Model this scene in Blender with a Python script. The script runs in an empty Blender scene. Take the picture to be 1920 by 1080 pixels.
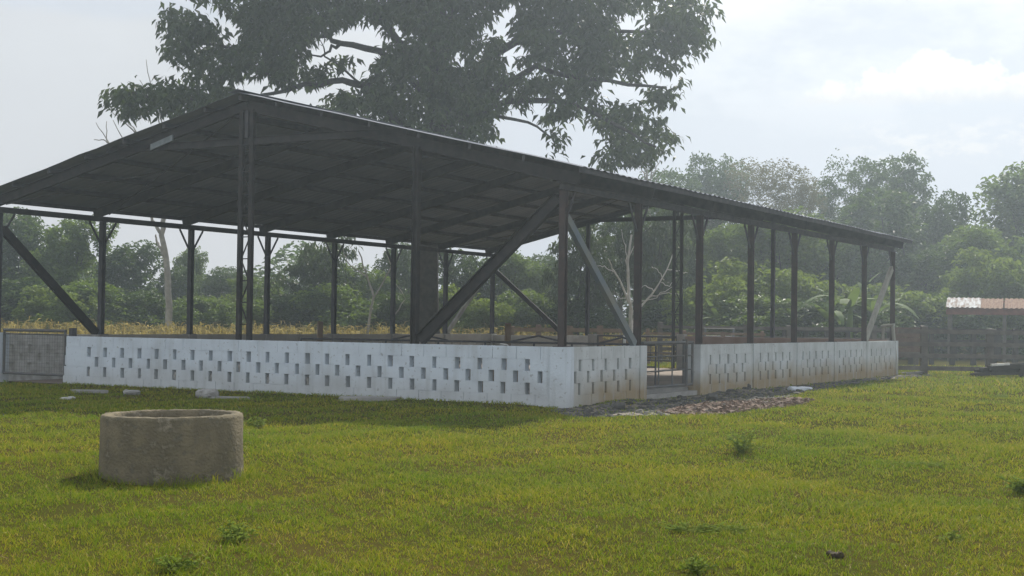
import bpy, math, random
import numpy as np
from mathutils import Vector, Matrix
R=random.Random(7); N=np.random.default_rng(11)
S=bpy.context.scene; C=S.collection
# ------------------------------------------------------------------ camera survey
F,PIT,ROL,HC=2661.4,.02419,.01261,1.41742
AX,AY,TH,W=.84991,23.80048,.51952,13.76761
U=np.array([math.sin(TH),math.cos(TH)]); V=np.array([-math.cos(TH),math.sin(TH)])
def ray(x,y):
    a0=x-960;b0=y-540;cr,sr=math.cos(ROL),math.sin(ROL)
    a=a0*cr+b0*sr;b=-a0*sr+b0*cr;c,s=math.cos(PIT),math.sin(PIT)
    return a/F,c+b/F*s,s-b/F*c
def at(x,y,Y):
    d=ray(x,y);t=Y/d[1];return (d[0]*t,Y,HC+d[2]*t)
def grd(x,y):
    d=ray(x,y);t=-HC/d[2];return (d[0]*t,d[1]*t,0.)
def l2w(i,j,z=0.): return (AX+i*U[0]+j*V[0],AY+i*U[1]+j*V[1],z)
def w2l(x,y): return ((x-AX)*U[0]+(y-AY)*U[1],(x-AX)*V[0]+(y-AY)*V[1])
# ------------------------------------------------------------------ materials
def mat(name,col,col2=None,scale=8.,rough=.8,metal=0.,spec=.08,detail=6.,bump=0.,bscale=None,island=0.,trans=0.,lo=.35,hi=.65,stretch=None,tcol=None):
    m=bpy.data.materials.new(name);m.use_nodes=True;nt=m.node_tree;nd=nt.nodes;L=nt.links
    b=nd['Principled BSDF'];out=nd['Material Output']
    b.inputs['Roughness'].default_value=rough;b.inputs['Metallic'].default_value=metal
    b.inputs['Specular IOR Level'].default_value=spec
    tc=nd.new('ShaderNodeTexCoord');co=tc.outputs['Object']
    if stretch:
        mp=nd.new('ShaderNodeMapping');mp.inputs['Scale'].default_value=stretch;L.new(co,mp.inputs[0]);co=mp.outputs[0]
    c4=lambda c:(c[0],c[1],c[2],1)
    src=None
    if col2:
        n=nd.new('ShaderNodeTexNoise');n.inputs['Scale'].default_value=scale;n.inputs['Detail'].default_value=detail;L.new(co,n.inputs['Vector'])
        r=nd.new('ShaderNodeMapRange');r.inputs[1].default_value=lo;r.inputs[2].default_value=hi;L.new(n.outputs['Fac'],r.inputs[0])
        mx=nd.new('ShaderNodeMix');mx.data_type='RGBA';mx.inputs[6].default_value=c4(col);mx.inputs[7].default_value=c4(col2)
        L.new(r.outputs[0],mx.inputs[0]);src=mx.outputs[2]
    else:
        rgb=nd.new('ShaderNodeRGB');rgb.outputs[0].default_value=c4(col);src=rgb.outputs[0]
    if island:
        g=nd.new('ShaderNodeNewGeometry');h=nd.new('ShaderNodeHueSaturation')
        r=nd.new('ShaderNodeMapRange');r.inputs[3].default_value=1-island;r.inputs[4].default_value=1+island
        L.new(g.outputs['Random Per Island'],r.inputs[0]);L.new(r.outputs[0],h.inputs['Value']);L.new(src,h.inputs['Color']);src=h.outputs[0]
    L.new(src,b.inputs['Base Color'])
    if bump:
        n2=nd.new('ShaderNodeTexNoise');n2.inputs['Scale'].default_value=bscale or scale*3;n2.inputs['Detail'].default_value=5;L.new(co,n2.inputs['Vector'])
        bp=nd.new('ShaderNodeBump');bp.inputs['Strength'].default_value=bump;bp.inputs['Distance'].default_value=.02;L.new(n2.outputs['Fac'],bp.inputs['Height']);L.new(bp.outputs[0],b.inputs['Normal'])
    if trans:
        t=nd.new('ShaderNodeBsdfTranslucent')
        if tcol: t.inputs[0].default_value=c4(tcol)
        else: L.new(src,t.inputs[0])
        ms=nd.new('ShaderNodeMixShader');ms.inputs[0].default_value=trans
        L.new(b.outputs[0],ms.inputs[1]);L.new(t.outputs[0],ms.inputs[2]);L.new(ms.outputs[0],out.inputs[0])
    m['src']=1
    return m
M={}
M['bark']=mat('bark',(.032,.029,.025),(.055,.05,.042),6,bump=.6)
M['pale_bark']=mat('pale_bark',(.6,.58,.54),(.45,.43,.39),5,bump=.4)
M['grey_bark']=mat('grey_bark',(.22,.21,.18),(.32,.30,.26),4,bump=.4)
M['leaf_big']=mat('leaf_big',(.035,.052,.022),(.055,.075,.028),.5,rough=.5,island=.35,trans=.22,tcol=(.09,.14,.02))
M['leaf_dark']=mat('leaf_dark',(.03,.055,.018),(.065,.10,.03),.6,rough=.55,spec=.18,island=.6,trans=.3,tcol=(.10,.165,.022))
M['leaf_mid']=mat('leaf_mid',(.05,.09,.022),(.10,.145,.04),.7,rough=.55,spec=.18,island=.55,trans=.38,tcol=(.16,.24,.03))
M['leaf_light']=mat('leaf_light',(.08,.13,.03),(.13,.18,.04),.8,rough=.55,spec=.18,island=.55,trans=.4,tcol=(.2,.27,.04))
M['leaf_dry']=mat('leaf_dry',(.10,.10,.045),(.13,.12,.06),.5,rough=.6,island=.3,trans=.3,tcol=(.18,.18,.06))
M['leaf_weed']=mat('leaf_weed',(.09,.15,.012),(.15,.18,.025),6,rough=.8,spec=.05,island=.3,trans=.4,tcol=(.2,.28,.05))
M['banana']=mat('banana',(.07,.115,.03),(.09,.14,.045),1.5,rough=.75,spec=.1,trans=.3,tcol=(.15,.22,.04))
M['corn']=mat('corn',(.46,.36,.11),(.24,.21,.075),.9,rough=.8,island=.6,trans=.3,tcol=(.36,.29,.08))
M['straw']=mat('straw',(.32,.26,.11),(.25,.2,.08),3,rough=.8,island=.3)
M['rust']=mat('rust_steel',(.045,.037,.037),(.068,.048,.044),7,rough=.75,spec=.3,bump=.15)
M['dark_steel']=mat('dark_steel',(.06,.062,.07),(.09,.088,.092),6,rough=.7)
M['grey_steel']=mat('grey_steel',(.22,.25,.26),(.15,.17,.18),8,rough=.5,metal=.3)
M['black_steel']=mat('black_steel',(.03,.03,.032),(.048,.044,.042),6,rough=.85,spec=.1)
M['inner_grey']=mat('inner_grey',(.42,.40,.355),(.33,.315,.28),2,bump=.3)
M['gate_steel']=mat('gate_steel',(.10,.11,.115),(.14,.13,.12),8,rough=.6)
M['timber_grey']=mat('timber_grey',(.33,.33,.29),(.24,.24,.21),5,rough=.85,bump=.3,stretch=(1,1,.15))
M['timber_dark']=mat('timber_dark',(.09,.083,.075),(.14,.125,.11),5,rough=.85,bump=.4)
M['timber_brown']=mat('timber_brown',(.17,.12,.08),(.23,.17,.12),5,rough=.85,bump=.3)
M['timber_plank']=mat('timber_plank',(.12,.085,.07),(.16,.12,.10),5,rough=.9)
M['timber_black']=mat('timber_black',(.035,.033,.03),(.055,.05,.044),5,rough=.9)
M['blue_steel']=mat('blue_steel',(.13,.165,.20),(.19,.195,.17),1.5,rough=.7)
M['conc']=mat('conc_grey',(.34,.33,.31),(.25,.245,.23),3,bump=.4,bscale=30)
M['conc_white']=mat('conc_white',(.6,.6,.57),(.42,.41,.38),6,bump=.3,bscale=30)
M['stone']=mat('stone',(.10,.097,.09),(.065,.063,.058),5,island=.4,bump=.4)
M['brick']=mat('brick_rubble',(.12,.08,.06),(.175,.13,.10),5,island=.45,bump=.4)
M['zinc_new']=mat('zinc_new',(.52,.53,.54),(.25,.2,.17),1.5,rough=.8,metal=0.,spec=.03,stretch=(6,1,1),lo=.4,hi=.6)
M['zinc_rust']=mat('zinc_rust',(.15,.08,.05),(.23,.15,.105),3,rough=.85,spec=.1,stretch=(6,1,1))
M['fascia']=mat('rust_red_board',(.2,.09,.07),(.14,.07,.055),5)
M['plastic']=mat('plastic_sheet',(.62,.66,.7),(.5,.55,.6),9,rough=.4,spec=.5)
M['sack']=mat('sack',(.36,.355,.34),(.24,.235,.22),7,bump=.4)
M['inner_brown']=mat('inner_render',(.23,.15,.12),(.30,.22,.185),2.2,bump=.2)
M['floor']=mat('earth_floor',(.27,.22,.18),(.20,.165,.14),.9,bump=.5,bscale=9)
M['dirt']=mat('bare_soil',(.13,.115,.095),(.19,.165,.135),1.6,bump=.6,bscale=14)
M['dung']=mat('dark_clod',(.035,.026,.015),(.055,.042,.025),9,bump=.6)
# roof metal: weathered zinc with streaks along the slope
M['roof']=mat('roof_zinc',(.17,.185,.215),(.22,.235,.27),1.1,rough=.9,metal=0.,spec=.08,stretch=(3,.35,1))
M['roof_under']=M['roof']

def wall_mat(nm='painted_block',ca=(.60,.665,.725),cb=(.48,.53,.58)):
    m=mat(nm,ca,cb,2.2,rough=.9,spec=.15,bump=.35,bscale=22,lo=.45,hi=.8)
    nt=m.node_tree;nd=nt.nodes;L=nt.links;b=nd['Principled BSDF']
    src=b.inputs['Base Color'].links[0].from_socket
    tc=nd.new('ShaderNodeTexCoord');sp=nd.new('ShaderNodeSeparateXYZ');L.new(tc.outputs['Object'],sp.inputs[0])
    n=nd.new('ShaderNodeTexNoise');n.inputs['Scale'].default_value=1.3;n.inputs['Detail'].default_value=7;L.new(tc.outputs['Object'],n.inputs['Vector'])
    # splash-back dirt up from the soil, strongest on the long side away from the gable
    a=nd.new('ShaderNodeMath');a.operation='MULTIPLY_ADD';L.new(n.outputs['Fac'],a.inputs[0]);a.inputs[1].default_value=-.55;L.new(sp.outputs['Z'],a.inputs[2])
    r=nd.new('ShaderNodeMapRange');r.inputs[1].default_value=.33;r.inputs[2].default_value=-.12;L.new(a.outputs[0],r.inputs[0])
    side=nd.new('ShaderNodeMapRange');L.new(sp.outputs['X'],side.inputs[0]);side.inputs[1].default_value=.0;side.inputs[2].default_value=1.5;side.inputs[3].default_value=.3;side.inputs[4].default_value=1.
    mu=nd.new('ShaderNodeMath');mu.operation='MULTIPLY';L.new(r.outputs[0],mu.inputs[0]);L.new(side.outputs[0],mu.inputs[1])
    mx=nd.new('ShaderNodeMix');mx.data_type='RGBA';mx.inputs[7].default_value=(.30,.24,.15,1);L.new(src,mx.inputs[6]);L.new(mu.outputs[0],mx.inputs[0])
    # chipped spots and grime
    n3=nd.new('ShaderNodeTexNoise');n3.inputs['Scale'].default_value=14;n3.inputs['Detail'].default_value=4;L.new(tc.outputs['Object'],n3.inputs['Vector'])
    r3=nd.new('ShaderNodeMapRange');r3.inputs[1].default_value=.635;r3.inputs[2].default_value=.68;r3.inputs[4].default_value=.6;L.new(n3.outputs['Fac'],r3.inputs[0])
    mx2=nd.new('ShaderNodeMix');mx2.data_type='RGBA';mx2.inputs[7].default_value=(.28,.28,.27,1);L.new(mx.outputs[2],mx2.inputs[6]);L.new(r3.outputs[0],mx2.inputs[0])
    # drip stains from the top edge
    mp=nd.new('ShaderNodeMapping');mp.inputs['Scale'].default_value=(5,5,.5);L.new(tc.outputs['Object'],mp.inputs[0])
    n4=nd.new('ShaderNodeTexNoise');n4.inputs['Scale'].default_value=1.2;n4.inputs['Detail'].default_value=5;L.new(mp.outputs[0],n4.inputs['Vector'])
    r4=nd.new('ShaderNodeMapRange');r4.inputs[1].default_value=.52;r4.inputs[2].default_value=.75;r4.inputs[4].default_value=.55;L.new(n4.outputs['Fac'],r4.inputs[0])
    mx3=nd.new('ShaderNodeMix');mx3.data_type='RGBA';mx3.inputs[7].default_value=(.36,.38,.375,1);L.new(mx2.outputs[2],mx3.inputs[6]);L.new(r4.outputs[0],mx3.inputs[0])
    L.new(mx3.outputs[2],b.inputs['Base Color'])
    return m
M['wall']=wall_mat();M['wall_old']=wall_mat('weathered_block',(.53,.56,.565),(.38,.40,.395))
def ring_mat():
    m=mat('weathered_concrete',(.20,.17,.112),(.115,.102,.07),5,rough=.95,spec=.1,bump=.9,bscale=40,detail=9.)
    nt=m.node_tree;nd=nt.nodes;L=nt.links;b=nd['Principled BSDF'];src=b.inputs['Base Color'].links[0].from_socket
    tc=nd.new('ShaderNodeTexCoord')
    n=nd.new('ShaderNodeTexNoise');n.inputs['Scale'].default_value=5;n.inputs['Detail'].default_value=8;n.inputs['Roughness'].default_value=.7;L.new(tc.outputs['Object'],n.inputs['Vector'])
    r=nd.new('ShaderNodeMapRange');r.inputs[1].default_value=.56;r.inputs[2].default_value=.7;r.inputs[4].default_value=.8;L.new(n.outputs['Fac'],r.inputs[0])
    mx=nd.new('ShaderNodeMix');mx.data_type='RGBA';mx.inputs[7].default_value=(.38,.33,.25,1);L.new(src,mx.inputs[6]);L.new(r.outputs[0],mx.inputs[0])
    n2=nd.new('ShaderNodeTexNoise');n2.inputs['Scale'].default_value=11;n2.inputs['Detail'].default_value=6;L.new(tc.outputs['Object'],n2.inputs['Vector'])
    r2=nd.new('ShaderNodeMapRange');r2.inputs[1].default_value=.58;r2.inputs[2].default_value=.66;r2.inputs[4].default_value=.8;L.new(n2.outputs['Fac'],r2.inputs[0])
    mx2=nd.new('ShaderNodeMix');mx2.data_type='RGBA';mx2.inputs[7].default_value=(.13,.12,.09,1);L.new(mx.outputs[2],mx2.inputs[6]);L.new(r2.outputs[0],mx2.inputs[0])
    L.new(mx2.outputs[2],b.inputs['Base Color']);return m
M['ring']=ring_mat()
def ground_mat():
    m=mat('lawn_soil',(.045,.052,.009),(.075,.055,.018),.45,rough=1.,spec=.0,bump=.5,bscale=18,lo=.3,hi=.7)
    return m
M['ground']=ground_mat()
def blade_mat():
    m=bpy.data.materials.new('grass_blade');m.use_nodes=True;nt=m.node_tree;nd=nt.nodes;L=nt.links
    b=nd['Principled BSDF'];out=nd['Material Output'];b.inputs['Roughness'].default_value=.6;b.inputs['Specular IOR Level'].default_value=.04
    tc=nd.new('ShaderNodeTexCoord');g=nd.new('ShaderNodeNewGeometry')
    cr=nd.new('ShaderNodeValToRGB');L.new(g.outputs['Random Per Island'],cr.inputs[0])
    e=cr.color_ramp.elements;e[0].position=0;e[0].color=(.115,.185,.007,1);e[1].position=1;e[1].color=(.42,.35,.10,1)
    for p,c in ((.45,(.19,.24,.009,1)),(.75,(.265,.27,.016,1)),(.9,(.34,.29,.04,1))): q=e.new(p);q.color=c
    n=nd.new('ShaderNodeTexNoise');n.inputs['Scale'].default_value=.42;n.inputs['Detail'].default_value=7;n.inputs['Roughness'].default_value=.6;L.new(tc.outputs['Object'],n.inputs['Vector'])
    r=nd.new('ShaderNodeMapRange');r.inputs[1].default_value=.36;r.inputs[2].default_value=.6;L.new(n.outputs['Fac'],r.inputs[0])
    mx=nd.new('ShaderNodeMix');mx.data_type='RGBA';mx.blend_type='MULTIPLY';mx.inputs[0].default_value=1
    mc=nd.new('ShaderNodeMix');mc.data_type='RGBA';mc.inputs[6].default_value=(.72,.9,.8,1);mc.inputs[7].default_value=(1.1,1.04,.9,1);L.new(r.outputs[0],mc.inputs[0])
    L.new(cr.outputs[0],mx.inputs[6]);L.new(mc.outputs[2],mx.inputs[7]);L.new(mx.outputs[2],b.inputs['Base Color'])
    t=nd.new('ShaderNodeBsdfTranslucent');L.new(mx.outputs[2],t.inputs[0]);ms=nd.new('ShaderNodeMixShader');ms.inputs[0].default_value=.45
    L.new(b.outputs[0],ms.inputs[1]);L.new(t.outputs[0],ms.inputs[2]);L.new(ms.outputs[0],out.inputs[0]);return m
M['blade']=blade_mat()
# ------------------------------------------------------------------ mesh helpers
class MB:
    def __init__(s): s.v=[];s.q=[];s.t=[];s.n=0
    def add(s,v,q=None,t=None):
        v=np.asarray(v,dtype=np.float32).reshape(-1,3)
        if q is not None and len(q): s.q.append(np.asarray(q,dtype=np.int32).reshape(-1,4)+s.n)
        if t is not None and len(t): s.t.append(np.asarray(t,dtype=np.int32).reshape(-1,3)+s.n)
        s.v.append(v);s.n+=len(v)
    BQ=[(0,3,2,1),(4,5,6,7),(0,1,5,4),(1,2,6,5),(2,3,7,6),(3,0,4,7)]
    def box(s,x0,x1,y0,y1,z0,z1,jit=0.,rot=None):
        v=np.array([(x0,y0,z0),(x1,y0,z0),(x1,y1,z0),(x0,y1,z0),(x0,y0,z1),(x1,y0,z1),(x1,y1,z1),(x0,y1,z1)],dtype=float)
        if jit: v+=N.normal(0,jit,v.shape)
        s.add(v,s.BQ)
    def bar(s,a,b,w,h,up=(0,0,1)):
        a=np.array(a,float);b=np.array(b,float);d=b-a;d/=np.linalg.norm(d);up=np.array(up,float)
        if abs(d@up)>.95: up=np.array((1.,0,0)) if abs(d[0])<.9 else np.array((0,1.,0))
        sx=np.cross(d,up);sx/=np.linalg.norm(sx);uy=np.cross(sx,d)
        v=[]
        for p in (a,b):
            for (i,j) in ((-1,-1),(1,-1),(1,1),(-1,1)): v.append(p+sx*w/2*i+uy*h/2*j)
        s.add(v,[(0,3,2,1),(4,5,6,7),(0,1,5,4),(1,2,6,5),(2,3,7,6),(3,0,4,7)])
    def ibeam(s,a,b,w,h,up=(0,0,1),t=.012):
        a=np.array(a,float);b=np.array(b,float);d=b-a;d/=np.linalg.norm(d);up=np.array(up,float)
        sx=np.cross(d,up);sx/=np.linalg.norm(sx);uy=np.cross(sx,d)
        o=uy*(h/2-t/2)
        s.bar(a+o,b+o,w,t,uy);s.bar(a-o,b-o,w,t,uy);s.bar(a,b,t,h-2*t-.002,uy)
    def tube(s,pts,rad,n=8,cap=True):
        pts=np.array(pts,float);k=len(pts);rad=np.broadcast_to(np.array(rad,float),(k,))
        tan=np.gradient(pts,axis=0);tan/=np.linalg.norm(tan,axis=1)[:,None]+1e-9
        ref=np.array((0.,0,1)) if abs(tan[0,2])<.9 else np.array((1.,0,0))
        v=[];an=np.linspace(0,2*np.pi,n,endpoint=False)
        for i in range(k):
            a=np.cross(tan[i],ref);a/=np.linalg.norm(a)+1e-9;b=np.cross(tan[i],a)
            v.append(pts[i]+rad[i]*(np.cos(an)[:,None]*a+np.sin(an)[:,None]*b))
        v=np.concatenate(v);q=[]
        for i in range(k-1):
            for j in range(n): q.append((i*n+j,i*n+(j+1)%n,(i+1)*n+(j+1)%n,(i+1)*n+j))
        t=[]
        if cap:
            v=np.concatenate([v,pts[:1],pts[-1:]])
            for j in range(n): t.append((k*n,(j+1)%n,j));t.append((k*n+1,(k-1)*n+j,(k-1)*n+(j+1)%n))
        s.add(v,q,t)
    def leaves(s,c,d,nrm,L,Wd,bend=.15):
        """leaf blades: c base points, d unit directions, nrm approx normals"""
        c=np.asarray(c);d=np.asarray(d);n=len(c)
        sd=np.cross(d,nrm);sd/=np.linalg.norm(sd,axis=1)[:,None]+1e-9
        up=np.cross(sd,d);L=np.broadcast_to(L,(n,))[:,None];Wd=np.broadcast_to(Wd,(n,))[:,None]
        p0=c;m=c+d*L*.45+up*L*bend;p1=m+sd*Wd/2;p2=m-sd*Wd/2;p3=c+d*L-up*L*bend*.6
        v=np.stack([p0,p1,p3,p2],1).reshape(-1,3);i=np.arange(n)*4
        q=np.stack([i,i+1,i+2,i+3],1);s.add(v,q)
    def mesh(s,name,mats,smooth=False):
        me=bpy.data.meshes.new(name)
        v=np.concatenate(s.v) if s.v else np.zeros((0,3),np.float32)
        q=np.concatenate(s.q) if s.q else np.zeros((0,4),np.int32);t=np.concatenate(s.t) if s.t else np.zeros((0,3),np.int32)
        me.vertices.add(len(v));me.vertices.foreach_set('co',v.astype(np.float32).ravel())
        li=np.concatenate([q.ravel(),t.ravel()]).astype(np.int32);me.loops.add(len(li));me.loops.foreach_set('vertex_index',li)
        tot=np.concatenate([np.full(len(q),4),np.full(len(t),3)]).astype(np.int32)
        st=np.concatenate([[0],np.cumsum(tot)[:-1]]).astype(np.int32) if len(tot) else np.zeros(0,np.int32)
        me.polygons.add(len(tot));me.polygons.foreach_set('loop_start',st)
        me.polygons.foreach_set('use_smooth',np.full(len(tot),smooth))
        me.update(calc_edges=True);me.validate()
        me.materials.append(mats);return me
    def obj(s,name,m,parent=None,smooth=False):
        o=bpy.data.objects.new(name,s.mesh(name,M[m] if isinstance(m,str) else m,smooth));C.objects.link(o)
        if parent: o.parent=parent
        return o
def tag(o,label=None,cat=None,group=None,kind=None):
    if label: o['label']=label
    if cat: o['category']=cat
    if group: o['group']=group
    if kind: o['kind']=kind
    return o
def empty(name,loc,rz=0.,label=None,cat=None,group=None):
    o=bpy.data.objects.new(name,None);C.objects.link(o);o.location=loc;o.rotation_euler=(0,0,rz);o.empty_display_size=.2
    return tag(o,label,cat,group)
def dup(r,loc,rz=0.,sc=(1,1,1),label=None,group=None):
    c=r.copy();C.objects.link(c);c.location=loc;c.rotation_euler=(0,0,rz);c.scale=sc
    if label: c['label']=label
    if group: c['group']=group
    for ch in list(r.children):
        k=ch.copy();C.objects.link(k);k.parent=c
        for g in ch.children:
            q=g.copy();C.objects.link(q);q.parent=k
    return c
def unit(a): return a/(np.linalg.norm(a,axis=-1,keepdims=True)+1e-9)
# ------------------------------------------------------------------ ground
def gz(x,y):
    x=np.asarray(x,float);y=np.asarray(y,float)
    h=.022*np.sin(x*.9+1)*np.sin(y*.7)+.016*np.sin(x*2.1+y*1.3)+.012*np.sin(x*3.7-y*2.9+2)
    i=(x-AX)*U[0]+(y-AY)*U[1];j=(x-AX)*V[0]+(y-AY)*V[1]
    far=np.clip((-.6-i)/1.5,0,1)+np.clip((-.6-j)/1.5,0,1);h=h*np.clip(far,0,1)*np.clip((34-y)/4,0,1)
    # soil banked up against the gable wall and the corner column
    h+=.075*np.exp(-((i-1.5)/.9)**2-((j+.42)/.22)**2)+.06*np.exp(-((i-7.6)/.8)**2-((j+.4)/.2)**2)
    h+=.05*np.exp(-((i+.4)/.28)**2)*(j>.5)*(j<11.3)
    return h
def build_ground():
    xs=np.concatenate([[-900,-300,-120,-60],np.arange(-30,30.01,.3),[60,120,300,900]])
    ys=np.concatenate([[-300,-60,-10],np.arange(2,52,.3),[60,80,120,300,900]])
    X,Y=np.meshgrid(xs,ys);Z=gz(X,Y);Z[Y<3]=0
    v=np.stack([X,Y,Z],-1).reshape(-1,3);nx=len(xs);ny=len(ys)
    a=(np.arange(ny-1)[:,None]*nx+np.arange(nx-1)[None]).ravel()
    mb=MB();mb.add(v,np.stack([a,a+1,a+nx+1,a+nx],1))
    o=mb.obj('ground','ground',smooth=True);tag(o,'green pasture ground of short grass','ground',kind='structure')
build_ground()
def inpoly(x,y,poly):
    x=np.asarray(x);y=np.asarray(y);r=np.zeros(x.shape,bool);n=len(poly)
    for k in range(n):
        x1,y1=poly[k];x2,y2=poly[(k+1)%n]
        c=((y1>y)!=(y2>y))&(x<(x2-x1)*(y-y1)/(y2-y1+1e-12)+x1);r^=c
    return r
# rubble strip and soil outlines in shed coordinates (along the long side, outward)
SOIL=[(-.7,-.15),(-1.5,-.8),(-2.2,-1.4),(-1.7,-1.9),(-1.0,-2.3),(1.2,-2.5),(4.4,-2.6),(5.6,-1.9),(8.5,-1.5),(12,-1.15),(16,-.95),(21.5,-1.1),(22.2,-.5),(21.3,-.13),(5.85,-.13),(5.85,1.2),(3.15,1.2),(3.15,-.13),(-.15,-.13)]
BRICK=[(-.7,-2.55),(-.3,-1.9),(1.5,-1.6),(3.8,-1.65),(5.4,-2.1),(4.6,-2.85),(1.6,-3.0)]
def soil_strip():
    st=.15;ii=np.arange(-3.2,22.6,st);jj=np.arange(-3.2,-.1,st);I,J=np.meshgrid(ii,jj);
    jitter=.12*np.sin(I*5.1)+.09*np.sin(I*11+J*7)
    X=AX+I*U[0]+J*V[0];Y=AY+I*U[1]+J*V[1];Z=gz(X,Y)+.006
    ins=inpoly(I,J+jitter*.7,SOIL)|inpoly(I,J+jitter*.7,BRICK)
    nx=len(ii);ny=len(jj);a=(np.arange(ny-1)[:,None]*nx+np.arange(nx-1)[None]).ravel()
    k=ins.ravel();keep=k[a]&k[a+1]&k[a+nx]&k[a+nx+1]
    mb=MB();mb.add(np.stack([X,Y,Z],-1).reshape(-1,3),np.stack([a,a+1,a+nx+1,a+nx],1)[keep])
    tag(mb.obj('bare_soil_strip','dirt',smooth=True),'bare brown soil strip along the long wall of the shed','soil',kind='structure')
soil_strip()
def ico():
    t=(1+5**.5)/2;v=np.array([(-1,t,0),(1,t,0),(-1,-t,0),(1,-t,0),(0,-1,t),(0,1,t),(0,-1,-t),(0,1,-t),(t,0,-1),(t,0,1),(-t,0,-1),(-t,0,1)],float)
    f=[(0,11,5),(0,5,1),(0,1,7),(0,7,10),(0,10,11),(1,5,9),(5,11,4),(11,10,2),(10,7,6),(7,1,8),(3,9,4),(3,4,2),(3,2,6),(3,6,8),(3,8,9),(4,9,5),(2,4,11),(6,2,10),(8,6,7),(9,8,1)]
    v=list(unit(v));c={};g=[]
    def mid(a,b):
        k=(min(a,b),max(a,b))
        if k not in c: m=v[a]+v[b];v.append(m/np.linalg.norm(m));c[k]=len(v)-1
        return c[k]
    for a,b,d in f:
        x,y,z=mid(a,b),mid(b,d),mid(d,a);g+=[(a,x,z),(b,y,x),(d,z,y),(x,y,z)]
    return np.array(v),np.array(g)
IV,IF=ico()
def rockv(sx,sy,sz,rough=.22,rz=None):
    v=IV*(1+N.normal(0,rough,(len(IV),1))*.6)+N.normal(0,rough*.25,IV.shape)
    v=np.clip(v,-.85,.85)*np.array((sx,sy,sz));a=R.uniform(0,6.28) if rz is None else rz
    t=R.uniform(-.35,.35);c,s=math.cos(t),math.sin(t);v=v@np.array([(1,0,0),(0,c,-s),(0,s,c)])
    c,s=math.cos(a),math.sin(a);return v@np.array([(c,-s,0),(s,c,0),(0,0,1)])
def scatter(poly,n):
    p=np.array(poly);r=[]
    while len(r)<n:
        i=R.uniform(p[:,0].min(),p[:,0].max());j=R.uniform(p[:,1].min(),p[:,1].max())
        if inpoly(np.array([i]),np.array([j]),poly)[0] and not (3.1<i<5.9 and j>-.35): r.append((i,j))
    return r
mb=MB()
for k,(i,j) in enumerate(scatter(SOIL[:13],2600)):
    if j>-.2: continue
    s=R.uniform(.015,.048)*(1.9 if R.random()<.08 else 1);x,y,_=l2w(i,j)
    mb.add(rockv(s*1.25,s,s*.55)+np.array((x,y,float(gz(x,y))+s*.05)),None,IF)
tag(mb.obj('stone_rubble','stone'),'grey stone rubble strewn along the foot of the long wall','rubble',kind='stuff')
mb=MB()
for k,(i,j) in enumerate(scatter(BRICK,2000)):
    s=R.uniform(.014,.042);x,y,_=l2w(i,j)
    v=np.array([(a,b,c) for c in (-1,1) for (a,b) in ((-1,-1),(1,-1),(1,1),(-1,1))],float)*np.array((s*1.3,s*.75,s*.45))+N.normal(0,s*.14,(8,3))
    e=Matrix.Rotation(R.uniform(0,6.3),3,'Z')@Matrix.Rotation(R.uniform(-.5,.5),3,'X')@Matrix.Rotation(R.uniform(-.5,.5),3,'Y')
    mb.add(v@np.array(e).T+np.array((x,y,float(gz(x,y))+s*.25+.015*R.random())),MB.BQ)
tag(mb.obj('broken_brick_rubble','brick'),'patch of broken reddish brick rubble in front of the gate pillar','rubble',kind='stuff')
# ------------------------------------------------------------------ the open shed
ZB,ZE,ZR,OE,OG,OB=3.652,4.019,5.765,.491,.285,.498
HW=1.0126;LN=21.;TAN=(ZR-ZE)/(W/2+OE)
def zroof(j): return ZR-abs(j-W/2)*TAN
shed=empty('livestock_shed',(AX,AY,0),math.pi/2-TH,'open livestock shed with dark gabled metal roof over low white vented block walls','shed')
def part(mb,name,m,label=None,parent=None,smooth=False):
    o=mb.obj(name,m,parent or shed,smooth)
    if label:o['label']=label
    return o
def vent_wall(mb,axis,a0,a1,c0,c1,rows,h=HW,vw=.1,z0=0.):
    """low block wall; rows = list of 3 lists of vent centres for the courses from z=.2 up; axis 0 = along i"""
    def raw(a,b,e,f,z,zz):
        if axis==0: mb.box(a,b,e,f,z,zz)
        else: mb.box(e,f,a,b,z,zz)
    def bx(a,b,z,zz):
        d=R.uniform(-.003,.003);g=R.choice((.0008,.001,.0045,.006));raw(a+g,b-g,c0+d,c1+d,z,zz-R.choice((0,0,.004,.006)))
        raw(a-.001,b+.001,c0+.011,c1-.011,z-.001,zz+.001)
    def course(z,zz,off,bl=.47):
        a=a0;first=True
        while a<a1-1e-4:
            b=min(a1,a+(bl*off if first else bl));first=False
            if a1-b<.08:b=a1
            bx(a+.0012,b-.0012,z,zz);a=b
    course(-.25,.199,.6)
    for k,vs in enumerate(rows):
        z=.2+.2*k;zz=z+.199;a=a0
        for v in sorted(vs):
            v+=R.uniform(-.012,.012);hw=vw/2*R.uniform(.86,1.1)
            if v-hw>a: bx(a,v-hw,z,zz)
            a=v+hw
        if a<a1: bx(a,a1,z,zz)
    course(.8,h,.4)
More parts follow.
